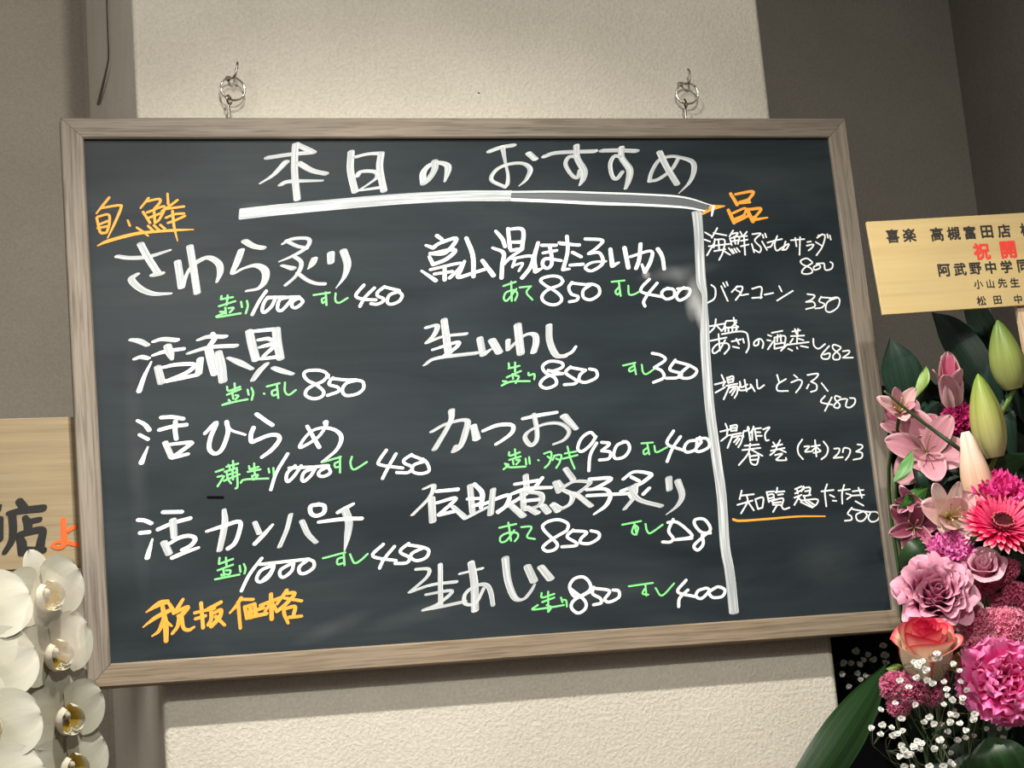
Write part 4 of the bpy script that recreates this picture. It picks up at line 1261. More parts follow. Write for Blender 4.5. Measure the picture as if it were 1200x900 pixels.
def place(name, me, mat, parent, rot=0, tilt=0, off=0, z=0, s=1, roll=0):
    """a petal on its flower: turned rot about the axis, raised tilt from flat, root at radius off"""
    if not me.materials: me.materials.append(mat)
    o = bpy.data.objects.new(name, me); COL.objects.link(o); o.parent = parent
    o.matrix_local = Matrix.Rotation(R(rot), 4, 'Z') @ Matrix.Translation((0, off, z)) @ Matrix.Rotation(R(tilt), 4, 'X') @ Matrix.Rotation(R(roll), 4, 'Y') @ Matrix.Scale(s, 4)
    return o
def flower(name, label, cat, u, v, y, axis, group=None, roll=0):
    o = thing(name, label, cat, at(u, v, y), group=group)
    o.rotation_euler = (Vector(axis).normalized().to_track_quat('Z', 'Y') @ Euler((0, 0, R(roll))).to_quaternion()).to_euler()
    return o
PX = 1.92 / 2416            # metres per photograph pixel at the bouquet
stemg = plain('stem_green', (.035, .08, .018), .5); calyxg = plain('calyx_green', (.10, .22, .05), .5)
FOAM = Vector((.50, .02, 1.46))
def stem(parent, length=.09, r=.0016, mat=None):
    """a stem from the back of the flower down into the arrangement"""
    Mi = (Matrix.Translation(parent.location) @ parent.rotation_euler.to_matrix().to_4x4()).inverted()
    p1 = parent.location + Vector((.02, .06, -.05)); p2 = Vector((FOAM.x + random.uniform(-.06, .06), FOAM.y + random.uniform(-.02, .03), FOAM.z - .04))
    p1 = parent.location.lerp(p2, .25) + Vector((0, .05, .02))
    L0 = parent.location; o = tubeobj('stem', [(0, 0, 0), tuple(p1 - L0), tuple(p2 - L0)], r, mat or stemg, parent, 6)
    o.matrix_local = parent.rotation_euler.to_matrix().inverted().to_4x4(); return o

# ---------------------------------------------------------------- carnations
def carnation(label, u, v, y, rad, axis, mat, seed, layers=None, group='carnations in the bouquet', name='carnation', jag=.07, ruf=.13, wd=1.05):
    f = flower(name, label, 'carnation', u, v, y, axis, group, seed * 17); rm = rad * PX
    ms = [petal('petal', rm, rm * wd, 'fan', .05, .1, ruf, 3.2, 14, 7, seed * 9 + k, jag=jag) for k in range(5)]
    r_ = random.Random(seed)
    for (n, tl, sz) in layers or ((9, -8, 1.0), (9, 14, .98), (9, 34, .9), (8, 52, .8), (6, 68, .68), (4, 82, .55)):
        for k in range(n):
            place('petal', ms[r_.randrange(5)], mat, f, 360 * k / n + r_.uniform(-14, 14), tl + r_.uniform(-8, 8), rm * .02, 0, sz * r_.uniform(.92, 1.06), r_.uniform(-16, 16))
    bm = bmesh.new(); tube(bm, [(0, 0, .004), (0, 0, -rm * .25), (0, 0, -rm * .75)], [rm * .2, rm * .2, rm * .1], 8, n=3)
    obj('calyx', bm, calyxg, f, smooth=True); stem(f); return f
hot = petalmat('hot_pink_petal', (.50, .002, .09), (.82, .010, .20), (.92, .07, .36), None, .25)
pinkc = petalmat('bright_pink_petal', (.66, .004, .14), (.90, .03, .29), (.95, .13, .45), (.96, .28, .58), .2)
mag = petalmat('magenta_petal', (.58, .015, .17), (.80, .06, .34), (.88, .24, .58), None, .25)
deep = petalmat('deep_magenta_petal', (.28, .004, .06), (.48, .01, .13), (.60, .04, .22), None, .25)
carnation('big bright pink carnation at the lower right of the bouquet', 1176, 800, -.27, 56, (-.15, -.9, .25), pinkc, 3, ((7, -6, 1.0), (8, 12, .98), (7, 32, .9), (6, 50, .78), (5, 66, .64), (4, 80, .5)), jag=.035, ruf=.11, wd=1.3)
carnation('hot pink carnation above the striped gerbera', 1170, 585, -.215, 42, (-.1, -.62, .62), hot, 5)
carnation('small magenta pink carnation just above the dusty pink lisianthus', 1113, 647, -.22, 31, (-.1, -.85, .45), mag, 7)
carnation('small deep magenta carnation between the open lily and the lily bud', 1124, 492, -.17, 26, (-.2, -.85, .3), deep, 8)

# ---------------------------------------------------------------- gerbera
def gerbera(u, v, y, rad):
    f = flower('gerbera', 'deep pink gerbera with white petal tips and a maroon centre', 'gerbera', u, v, y, (-.12, -.8, .62)); rm = rad * PX
    gm = petalmat('gerbera_petal', (.42, .003, .04), (.70, .012, .10), (.90, .46, .50), None, .15, stops=(0, .74, 1))
    gi = petalmat('gerbera_inner_petal', (.40, .004, .05), (.75, .02, .13), (.88, .16, .28), None, .15)
    ms = [petal('ray_petal', rm, rm * .145, 'ray', .12, .05, .0, 1, 3, 6, k) for k in range(3)]
    mi = [petal('inner_petal', rm, rm * .11, 'ray', .12, .12, 0, 1, 2, 5, 10 + k) for k in range(2)]
    r_ = random.Random(3)
    for n, tl, s, mm, mt, nm in ((32, 4, 1, ms, gm, 'ray_petal'), (32, 13, .93, ms, gm, 'ray_petal'), (30, 24, .74, mi, gi, 'inner_petal'), (26, 36, .56, mi, gi, 'inner_petal')):
        for k in range(n): place(nm, mm[r_.randrange(len(mm))], mt, f, 360 * (k + .5 * (tl > 5)) / n + r_.uniform(-2.5, 2.5), tl + r_.uniform(-4, 4), rm * .1, 0, s * r_.uniform(.93, 1.05))
    bm = bmesh.new(); 
    for k in range(190):
        rr = rm * .29 * math.sqrt(k / 190); a = k * 2.39996
        h = .004 + .0032 * (rr / (rm * .27)) ** 2
        v_ = bmesh.ops.create_cone(bm, cap_ends=True, segments=5, radius1=.0011, radius2=.0003, depth=.004)['verts']
        bmesh.ops.translate(bm, verts=v_, vec=(rr * math.cos(a), rr * math.sin(a), h))
    o = obj('disc_floret', bm, plain('maroon_floret', (.13, .012, .02), .7), f); o['kind'] = 'stuff'
    bm = bmesh.new()
    for k in range(60):
        a = k * .1047; rr = rm * (.24 + .05 * random.random())
        v_ = bmesh.ops.create_icosphere(bm, subdivisions=1, radius=.0008)['verts']; bmesh.ops.translate(bm, verts=v_, vec=(rr * math.cos(a), rr * math.sin(a), .0105))
    o = obj('pollen', bm, plain('pollen_pink', (.50, .10, .12), .7), f); o['kind'] = 'stuff'
    stem(f, r=.0025)
gerbera(1174, 617, -.245, 50)

# ---------------------------------------------------------------- roses and lisianthus
def rose(name, label, cat, u, v, y, axis, Rm, H, mats, layers, ruf=0, group=None, roll=0, root=.42):
    f = flower(name, label, cat, u, v, y, axis, group, roll)
    for li, (n, r_, h_, ang, fl, cl) in enumerate(layers):
        for k in range(n):
            me = wrap('petal', Rm * r_, H * h_, ang, fl, ruf, li * 10 + k + int(u), cl, root)
            o = place('petal', me, mats[min(li, len(mats) - 1)], f, 360 * k / n + li * 47 + 13, 0)
            o.location.z = -H * .5 + H * .05 * (len(layers) - li) * .2
    bm = bmesh.new(); tube(bm, [(0, 0, -H * .42), (0, 0, -H * .52), (0, 0, -H * .62)], [Rm * .38, Rm * .42, Rm * .15], 10, n=3); obj('calyx', bm, calyxg, f, smooth=True)
    stem(f, r=.0022); return f
rin = petalmat('rose_heart_petal', (.66, .05, .10), (.76, .06, .13), (.84, .12, .17), (.62, .01, .06), .12, e0=.8)
rmid = petalmat('rose_middle_petal', (.82, .62, .44), (.86, .46, .36), (.86, .22, .22), (.72, .02, .08), .12, e0=.84)
rout = petalmat('rose_outer_petal', (.62, .60, .44), (.78, .68, .50), (.85, .52, .38), (.78, .10, .13), .12, stops=(0, .7, 1), e0=.86)
rose('bicolour_rose', 'cream and coral-red rose beside the lower right corner of the board', 'rose', 1085, 762, -.27, (-.12, -.56, .82), 32 * PX, 70 * PX, [rin, rin, rin, rmid, rmid, rout, rout],
     [(2, .13, .98, 300, .0, .3), (3, .25, .98, 200, .03, .12), (3, .38, .98, 180, .05, .06), (3, .54, .97, 165, .10, .03), (3, .72, .94, 150, .16, .02), (3, .90, .90, 145, .20, 0), (3, 1.0, .80, 130, .38, 0)], root=.66)
lis = petalmat('dusty_pink_petal', (.34, .045, .13), (.52, .09, .22), (.63, .16, .33), (.80, .40, .52), .3)
rose('lisianthus', 'ruffled dusty pink double lisianthus above the bicolour rose', 'lisianthus', 1097, 694, -.255, (-.25, -.92, .28), 31 * PX, 40 * PX, [lis],
     [(2, .14, .95, 280, .1, .2), (3, .30, 1.0, 170, .2, .1), (4, .45, 1.0, 130, .25, 0), (5, .60, .98, 115, .3, 0), (6, .74, .93, 100, .3, 0), (6, .88, .84, 95, .35, 0), (7, 1.0, .72, 85, .45, 0), (7, .98, .52, 80, .7, 0)], ruf=.20)
lil = petalmat('mauve_pink_petal', (.36, .06, .14), (.54, .13, .25), (.70, .30, .42), (.82, .52, .60), .25)
rose('spray_rose', 'small mauve pink half-open rose under the gerbera', 'rose', 1152, 666, -.24, (-.25, -.75, .6), 18 * PX, 30 * PX, [lil],
     [(2, .2, 1.0, 280, .1, .2), (3, .45, 1.0, 160, .3, .1), (3, .7, .95, 140, .5, 0), (4, 1.0, .85, 120, .7, 0)], ruf=.08)
rose('spray_rose', 'tiny striped pink rosebud to the right of the lisianthus', 'rose', 1138, 716, -.24, (-.3, -.7, .6), 10 * PX, 20 * PX,
     [petalmat('striped_bud_petal', (.45, .10, .16), (.66, .22, .30), (.85, .6, .64), (.9, .75, .75), .3)],
     [(2, .3, 1.0, 260, .1, .2), (3, .8, .95, 150, .4, 0), (3, 1.0, .8, 140, .6, 0)], ruf=.05)

# ---------------------------------------------------------------- pompon chrysanthemums and statice
def pompon(label, u, v, y, balls, mat, seed, name='pompon_cluster', cat='flower', fl=.0042, group='clusters of tiny pink florets'):
    """clusters of tiny florets; balls = [(dx, dy, dz, rx, rz)] in photograph pixels"""
    f = thing(name, label, cat, at(u, v, y), group=group); r_ = random.Random(seed)
    rx_, up_ = Vector((.963, -.253, -.094)), Vector((.03, -.23, .97))
    for (du, dv, dd, a, c_) in balls:
        bm = bmesh.new(); uvl = bm.loops.layers.uv.new('petal')
        n = int(60 + a * c_ * .55)
        for k in range(n):
            z = 1 - 2 * (k + .5) / n; q = math.sqrt(1 - z * z); t_ = k * 2.39996
            d = Vector((q * math.cos(t_), q * math.sin(t_), z))
            if d.y > .45: continue
            P = Vector((d.x * a * PX, d.y * min(a, c_) * PX, d.z * c_ * PX)) * r_.uniform(.82, 1.0)
            d = (d + Vector((r_.uniform(-.4, .4), r_.uniform(-.4, .4), r_.uniform(-.4, .4)))).normalized()
            Q = d.to_track_quat('Z', 'Y').to_matrix()
            s = fl * r_.uniform(.7, 1.15); m_ = 5
            c0 = bm.verts.new(P); ring = []
            for j in range(m_ * 2):
                rr = s * (.62 if j % 2 else .30); ring.append(bm.verts.new(P + Q @ Vector((rr * math.cos(j * math.pi / m_), rr * math.sin(j * math.pi / m_), s * (.75 if j % 2 else .5)))))
            for j in range(m_ * 2):
                fc = bm.faces.new((c0, ring[j], ring[(j + 1) % (m_ * 2)]))
                for lp, vv in zip(fc.loops, (0, 1, 1)): lp[uvl].uv = (.5, vv)
        core = bmesh.ops.create_icosphere(bm, subdivisions=2, radius=1)['verts']
        for q_ in core: q_.co = Vector((q_.co.x * a, q_.co.y * min(a, c_), q_.co.z * c_)) * PX * .84
        o = obj('florets', bm, mat, f); o['kind'] = 'stuff'
        o.location = rx_ * du * PX - up_ * dv * PX + Vector((0, dd * PX, 0))
    tubeobj('stem', [(0, .004, 0), (.01, .06, -.04), tuple(FOAM - f.location)], .0018, stemg, f, 6)
    return f
pom = petalmat('pompon_pink', (.52, .07, .18), (.76, .17, .33), (.92, .46, .56), None, .15)
pomd = petalmat('statice_pink', (.42, .04, .13), (.62, .10, .23), (.78, .26, .38), None, .15)
pomm = petalmat('statice_mauve', (.40, .04, .14), (.60, .10, .24), (.74, .27, .40), None, .15)
pompon('trio of fluffy rose-pink pompons above the big carnation', 1152, 738, -.245, [(-2, 26, -4, 25, 24), (-8, -8, 2, 22, 19), (32, -2, 0, 23, 25), (14, -12, 6, 17, 14)], pom, 1, fl=.0048)
pompon('slanting pink statice sprig under the spray rose', 1168, 676, -.235, [(-14, 12, 0, 14, 9), (0, 0, 0, 15, 11), (13, -10, 0, 15, 12), (-24, 22, 3, 10, 9)], pomd, 2, fl=.004)
pompon('pink statice at the right edge below the gerbera', 1180, 704, -.23, [(-10, 2, 0, 12, 9), (8, -10, 0, 16, 14), (20, -2, 0, 12, 12), (14, 20, 0, 20, 11)], pomd, 3, fl=.004)
pompon('mauve statice under the bicolour rose', 1070, 806, -.255, [(-22, -2, 0, 16, 16), (-4, 2, -3, 20, 20), (-16, 22, 0, 13, 11), (24, 8, 0, 10, 12), (6, -12, 2, 18, 14), (28, -12, 8, 16, 12)], pomm, 4, fl=.0048)

# ---------------------------------------------------------------- alstroemerias and lilies
def open_flower(name, label, cat, u, v, y, axis, rad, mats, spec, group=None, roll=0, stam=True, seed=1, col=(.75, .6, .3)):
    f = flower(name, label, cat, u, v, y, axis, group, roll); rm = rad * PX; r_ = random.Random(seed)
    for (rot, tl, L, W, kind, cup, curl, ruf, mi) in spec:
        place('petal', petal('petal', rm * L, rm * W, kind, cup, curl, ruf, 2.4, 7, 9, seed * 50 + rot), mats[mi], f, rot, tl, rm * .02)
    if stam:
        bm = bmesh.new()
        for k in range(5):
            a = k * 1.25 + seed; tube(bm, [(0, 0, 0), (.1 * rm * math.cos(a), .1 * rm * math.sin(a), rm * .35), (.22 * rm * math.cos(a), .22 * rm * math.sin(a), rm * .55)], .0006, 5, n=3)
            blob(bm, (.22 * rm * math.cos(a), .22 * rm * math.sin(a), rm * .57), .0011, .0011, .002, 1)
        obj('stamens', bm, plain('stamen_' + name + str(seed), col), f, smooth=True)
    stem(f, r=.002); return f
al1 = petalmat('alstroemeria_dusty_petal', (.42, .16, .20), (.60, .27, .33), (.66, .32, .38), (.72, .45, .47), .25)
al2 = petalmat('alstroemeria_pale_petal', (.72, .62, .25), (.76, .48, .46), (.74, .36, .42), (.82, .62, .58), .25, stops=(0, .35, .9))
al3 = petalmat('alstroemeria_dark_petal', (.22, .04, .09), (.36, .08, .15), (.50, .20, .26), (.60, .38, .38), .25)
whp = petalmat('alstroemeria_white_petal', (.66, .60, .42), (.76, .66, .60), (.80, .66, .62), (.84, .55, .56), .12)
S6 = lambda L, W, t, c_, cu: [(0, t, L, W, 'round', c_, cu, .09, 0), (120, t, L * .95, W, 'round', c_, cu, .04, 0), (240, t, L, W, 'round', c_, cu, .04, 0),
                              (60, t + 14, L * .96, W * .72, 'oval', c_, cu, .03, 1), (180, t + 14, L * .9, W * .72, 'oval', c_, cu, .03, 1), (300, t + 14, L * .96, W * .72, 'oval', c_, cu, .03, 1)]
G_AL = 'alstroemerias in the bouquet'
open_flower('alstroemeria', 'dusty pink alstroemeria beside the right side of the board, behind a dark stem', 'alstroemeria', 1086, 531, -.17, (-.45, -.85, .15), 62, [al1, al1], S6(1, .8, 22, .2, -.1), G_AL, 15, seed=2, col=(.3, .25, .1))
open_flower('alstroemeria', 'pale pink alstroemeria with a yellow throat left of the gerbera', 'alstroemeria', 1111, 606, -.215, (-.15, -.95, .05), 48, [whp, al2],
            [(180, 25, .95, .9, 'round', .25, -.05, .04, 0), (60, 30, .9, .8, 'round', .25, -.1, .05, 1), (300, 30, .9, .8, 'round', .25, -.05, .05, 1), (0, 62, .95, .85, 'oval', .45, .15, .02, 1), (125, 48, .85, .75, 'round', .3, .1, .03, 1), (235, 15, .95, .7, 'round', .3, 0, .03, 0), (20, 20, 1.05, .45, 'oval', .3, .2, .05, 0), (335, 24, 1.0, .4, 'oval', .3, .2, .05, 0)], G_AL, 8, seed=3)
open_flower('alstroemeria', 'dark mauve alstroemeria low beside the board frame', 'alstroemeria', 1071, 618, -.19, (-.4, -.8, -.1), 44, [al3, al3], S6(1, .62, 35, .25, -.1), G_AL, 40, seed=4, col=(.3, .2, .1))
open_flower('alstroemeria', 'small pinkish green alstroemeria bud cluster below the dark pointed leaf', 'alstroemeria', 1054, 484, -.16, (-.3, -.8, .3), 40, [al2, al1], S6(1, .6, 50, .3, -.1), G_AL, 70, seed=5, col=(.4, .4, .1))
open_flower('alstroemeria', 'half-open mauve alstroemeria bud left of the pale pink one', 'alstroemeria', 1068, 582, -.20, (-.55, -.6, -.35), 30, [lil, al3], S6(1, .55, 58, .4, -.2), G_AL, 10, seed=6, stam=False)
open_flower('alstroemeria', 'faded pink alstroemeria petals close to the frame above the dusty pink one', 'alstroemeria', 1064, 508, -.14, (-.4, -.8, .4), 48, [al3, al1], S6(1, .7, 25, .2, .1), G_AL, 33, seed=9, stam=False)
open_flower('alstroemeria', 'dark pink alstroemeria in the shade under the pale pink one', 'alstroemeria', 1098, 626, -.18, (-.1, -.8, -.3), 36, [al3, al3], S6(1, .7, 20, .2, -.1), G_AL, 20, seed=10, stam=False)
lilp = petalmat('pink_lily_petal', (.62, .30, .33), (.56, .11, .20), (.66, .18, .28), (.78, .52, .52), .2)
lilo = petalmat('pink_lily_outer_petal', (.42, .30, .28), (.48, .22, .26), (.60, .28, .34), (.70, .45, .47), .2)
open_flower('stargazer_lily', 'half-open deep pink lily left of the long dark leaf', 'lily', 1117, 484, -.17, (-.14, -.35, 1), 82, [lilp, lilo],
            [(0, 84, 1, .40, 'oval', .5, .10, .02, 0), (95, 78, .78, .36, 'oval', .5, -.10, .02, 1), (160, 80, .72, .36, 'oval', .5, -.22, .02, 1), (215, 80, .78, .38, 'oval', .5, -.16, .02, 1), (290, 82, .9, .36, 'oval', .5, .05, .02, 0), (50, 82, .95, .34, 'oval', .5, .05, .02, 0)], None, 0, stam=False, seed=7)
def bud(label, p_top, p_bot, y, wpx, cols, group, seed, open_=0):
    a, b_ = at(*p_bot, y), at(*p_top, y - .01); d = b_ - a; L = d.length
    f = thing('lily_bud', label, 'lily bud', a, group=group); f.rotation_euler = d.to_track_quat('Z', 'Y').to_euler()
    mt = petalmat('bud_petal', *cols, None, .18, .4, .12, stops=(0, .5, .95)); W = wpx * PX * .5
    for k in range(3):
        bm = bmesh.new(); uvl = bm.loops.layers.uv.new('petal'); G = []; nv, nu = 14, 8
        for j in range(nv + 1):
            v = j / nv; rr = W * (math.sin(math.pi * min(1, (v * .93 + .07)) ** .78) ** .75) * (1.0 if v < .97 else .75) + .0008
            row = []
            for i in range(nu + 1):
                s = 2 * i / nu - 1; an = R(120 * k + 62 * s + seed * 31)
                r_ = rr * (1.0 - .13 * abs(s) ** 3 + .05 * (1 - abs(s))) + (open_ * W * max(0, v - .75) * 4 * (1 - s * s))
                row.append(bm.verts.new((r_ * math.sin(an), -r_ * math.cos(an), L * v)))
            G.append(row)
        for j in range(nv):
            for i in range(nu):
                fc = bm.faces.new((G[j][i], G[j][i + 1], G[j + 1][i + 1], G[j + 1][i])); fc.smooth = True
                for lp, (c1, c2) in zip(fc.loops, ((i, j), (i + 1, j), (i + 1, j + 1), (i, j + 1))): lp[uvl].uv = (c1 / nu, c2 / nv)
        obj('petal', bm, mt, f)
    stem(f, r=.003, mat=plain('bud_stem', (.16, .28, .06)))
GB = 'closed and opening lily buds'
gcol = ((.42, .39, .19), (.37, .38, .11), (.20, .30, .045))
bud('pale yellow-green lily bud in front, above the hot pink carnation', (1146, 438), (1166, 536), -.20, 43, gcol, GB, 1)
bud('yellow-green lily bud right under the yellow wooden sign', (1169, 375), (1188, 456), -.19, 43, ((.27, .29, .11), (.24, .29, .07), (.10, .18, .03)), GB, 2)
bud('pale salmon lily bud just opening at its tip', (1131, 506), (1154, 604), -.205, 38, ((.62, .40, .26), (.70, .46, .33), (.78, .62, .52)), GB, 3, .25)

# ---------------------------------------------------------------- leaves and stems
def leafmat(name, c1, c2, rough=.48):
    m, nt, b = newmat(name)
    uv = N(nt, 'ShaderNodeUVMap', uv_map='petal'); mp = N(nt, 'ShaderNodeMapping'); mp.inputs['Scale'].default_value = (14, .6, 1); nt.links.new(uv.outputs[0], mp.inputs[0])
    n = N(nt, 'ShaderNodeTexNoise', Scale=1.0, Detail=3.0); nt.links.new(mp.outputs[0], n.inputs['Vector'])
    r = ramp(nt, [(.3, c1), (.7, c2)], n.outputs[0]); nt.links.new(r.outputs[0], b.inputs['Base Color'])
    b.inputs['Roughness'].default_value = rough; b.inputs['Specular IOR Level'].default_value = .4; bump(nt, b, n.outputs[0], .4, .0008); return m
def leaf(label, path, wpx, mat, parent=None, kind='lance', roll=0, fold=.25, bow=0, group=None):
    """blade along a path of (u, v, y); wpx widest in pixels"""
    P = [at(*p) for p in path]; o0 = P[-1]; C_ = spline([tuple(p) for p in P], 6); n = len(C_)
    bm = bmesh.new(); uvl = bm.loops.layers.uv.new('petal'); G = []; nu = 6
    for i, c_ in enumerate(C_):
        c_ = Vector(c_); d = (Vector(C_[min(n - 1, i + 1)]) - Vector(C_[max(0, i - 1)])).normalized(); view = (c_ - CV).normalized()
        s = d.cross(view).normalized(); nn = s.cross(d).normalized(); s = Matrix.Rotation(R(roll), 3, d) @ s; nn = Matrix.Rotation(R(roll), 3, d) @ nn
        t_ = i / (n - 1); w_ = wpx * PX * .5 * (math.sin(math.pi * (t_ ** (.95 if kind == 'lance' else .8) * .97 + .012)) ** (1.25 if kind == 'lance' else .75) if kind != 'base' else math.sin(math.pi * .5 * min(1, t_ * 1.25 + .02)) ** .75)
        row = []
        for k in range(nu + 1):
            q = 2 * k / nu - 1; row.append(bm.verts.new(c_ + s * w_ * q + nn * (fold * w_ * abs(q) + .0012 * math.sin(q * 9 + t_ * 7)) - o0))
        G.append(row)
    for i in range(n - 1):
        for k in range(nu):
            f = bm.faces.new((G[i][k], G[i][k + 1], G[i + 1][k + 1], G[i + 1][k])); f.smooth = True
            for lp, (a, b_) in zip(f.loops, ((k, i), (k + 1, i), (k + 1, i + 1), (k, i + 1))): lp[uvl].uv = (a / nu, b_ / (n - 1))
    if parent is None:
        t = thing('leaf_branch', label, 'leaf', o0, group=group or 'green leaves in the bouquet'); obj('leaf', bm, mat, t)
        tubeobj('stem', [(0, 0, 0), tuple((FOAM - o0) * .5 + Vector((0, .03, 0))), tuple(FOAM - o0)], .0009, stemg, t, 6); return t
    return obj('leaf', bm, mat, parent, loc=o0 - parent.location)
dk = leafmat('dark_leaf', (.006, .020, .013), (.012, .040, .024)); md = leafmat('broad_green_leaf', (.004, .019, .004), (.012, .046, .009)); br = leafmat('fresh_green_leaf', (.03, .12, .02), (.07, .22, .04)); yg = leafmat('pale_green_leaf', (.12, .22, .04), (.25, .34, .09))
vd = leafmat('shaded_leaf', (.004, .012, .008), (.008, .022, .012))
leaf('broad green leaf sweeping down to the left below the board corner', [(1040, 776, -.13), (1016, 820, -.17), (978, 880, -.19), (930, 950, -.18), (900, 1010, -.12)], 58, md, roll=-15)
leaf('broad green leaf with a rounded tip at the bottom edge beneath the big carnation', [(1158, 864, -.26), (1165, 890, -.27), (1180, 950, -.25), (1200, 1030, -.2)], 118, md, kind='base', fold=.15, roll=10)
leaf('long dark green leaf pointing up to the sign', [(1092, 366, -.14), (1116, 392, -.15), (1152, 448, -.16), (1190, 540, -.14)], 52, dk, roll=20)
leaf('second dark green leaf behind the long one', [(1112, 372, -.11), (1150, 402, -.12), (1185, 450, -.12), (1215, 520, -.1)], 40, dk, roll=-25)
leaf('dark leaf tucked under the middle of the yellow sign', [(1128, 345, -.12), (1150, 378, -.12), (1168, 420, -.12)], 36, vd)
leaf('dark pointed leaf close to the frame above the pinkish bud cluster', [(1043, 396, -.13), (1052, 425, -.13), (1062, 462, -.12), (1075, 500, -.1)], 58, dk, roll=15)
leaf('fresh green leaf beside the frame left of the dusty pink alstroemeria', [(1069, 528, -.19), (1060, 548, -.195), (1046, 566, -.19)], 20, br, roll=30)
leaf('fresh green leaf pointing right above the dark mauve alstroemeria', [(1088, 571, -.205), (1072, 585, -.21), (1053, 596, -.2)], 24, br, roll=-20)
leaf('rounded green leaf beside the frame above the lisianthus', [(1091, 632, -.2), (1076, 641, -.21), (1062, 655, -.2), (1056, 672, -.18)], 28, md, kind='wide', roll=10)
leaf('small green sepal-like leaf under the bicolour rose on its left', [(1038, 784, -.24), (1052, 784, -.245), (1070, 786, -.23)], 13, yg)
leaf('yellowish wrinkled leaf at the right foot of the bicolour rose', [(1124, 764, -.25), (1116, 776, -.26), (1098, 784, -.25)], 18, leafmat('yellow_leaf', (.36, .30, .10), (.5, .4, .16)), roll=30)
leaf('pale green leaf between the pinkish bud cluster and the open lily', [(1086, 428, -.165), (1082, 446, -.17), (1070, 470, -.165)], 15, yg)
leaf('green leaf behind the foot of the pale yellow-green bud', [(1150, 560, -.17), (1180, 548, -.165), (1210, 530, -.15)], 34, md, roll=20)
leaf('green leaf between the two yellow-green buds', [(1176, 452, -.16), (1180, 495, -.165), (1192, 550, -.15)], 26, dk, roll=-10)
leaf('dark leaf in front of the deep magenta carnation stem', [(1112, 560, -.19), (1098, 563, -.19), (1072, 556, -.18)], 16, dk)
leaf('narrow dark leaf left of the pale pink alstroemeria', [(1069, 548, -.19), (1080, 562, -.195), (1094, 580, -.19)], 14, dk)
leaf('green leaf low in the shade under the dark mauve alstroemeria', [(1064, 600, -.16), (1062, 630, -.16), (1078, 665, -.14)], 26, md)
t = thing('twig', 'straight dark green twig crossing the dusty pink alstroemeria', 'twig', at(1036, 458, -.21))
tubeobj('stem', [(0, 0, 0)] + [tuple(at(u_, v_, -.21) - t.location) for u_, v_ in ((1060, 478), (1094, 504), (1124, 526))] + [tuple(at(1150, 545, -.14) - t.location), tuple(at(1165, 600, -.05) - t.location)], [.0012, .0016, .002, .0025, .002, .002], plain('twig_green', (.02, .05, .015)), t, 6)
fol = thing('filler_foliage', 'dense dark green filler leaves deep inside the bouquet', 'foliage', tuple(FOAM))
r_ = random.Random(11)
for k in range(230):
    u = r_.uniform(1045, 1235); v = r_.uniform(455, 900) if k % 3 else r_.uniform(720, 920); a = r_.uniform(0, 6.28); L = r_.uniform(24, 44); y = r_.uniform(-.13, -.02)
    if u < 1050 + max(0, (500 - v)) * .5 or (v > 560 and u - L * .7 < 1052): continue
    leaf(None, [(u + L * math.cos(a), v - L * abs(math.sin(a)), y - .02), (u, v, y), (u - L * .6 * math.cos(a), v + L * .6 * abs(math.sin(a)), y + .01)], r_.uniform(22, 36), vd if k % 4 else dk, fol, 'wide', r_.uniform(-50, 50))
# the stand behind: black sheet put in for the shade there, pot and legs (mostly out of the frame)
DZ = at(1060, 452, .125).z
bm = bmesh.new(); G = []
for j in range(9):
    row = []
    for i in range(41):
        x = PR + .008 + i * .014; z = DZ - j * (DZ - .9) / 8
        row.append(bm.verts.new((x, .125 + .006 * math.sin(i * .9) * (.3 + j / 8) + .004 * math.sin(i * 2.3 + 1), z)))
    G.append(row)
for j in range(8):
    for i in range(40): bm.faces.new((G[j][i], G[j][i + 1], G[j + 1][i + 1], G[j + 1][i])).smooth = True
st = thing('flower_stand', 'flower stand backed by a black sheet in place of shade, right of the pillar', 'flower stand', (.62, .1, 0))
o = obj('shade_sheet', bm, plain('shade_black', (.006, .006, .007), .95, 0, .1), st); o.location = (-.62, -.1, 0)
so = o.modifiers.new('solid', 'SOLIDIFY'); so.thickness = .0015
blk = plain('black_metal', (.012, .012, .012), .4)
for dx, dy in ((-.2, .03), (.2, .03), (0, -.02)): tubeobj('leg', [(dx * .5, dy + .0, 1.36), (dx, dy, 0)], .008, blk, st, smooth=False)
bm = bmesh.new(); tube(bm, [(-.1, -.08, 1.34), (-.1, -.08, 1.36), (-.1, -.08, 1.47)], [.10, .11, .13], 24, smooth=False); obj('pot', bm, blk, st, smooth=True)

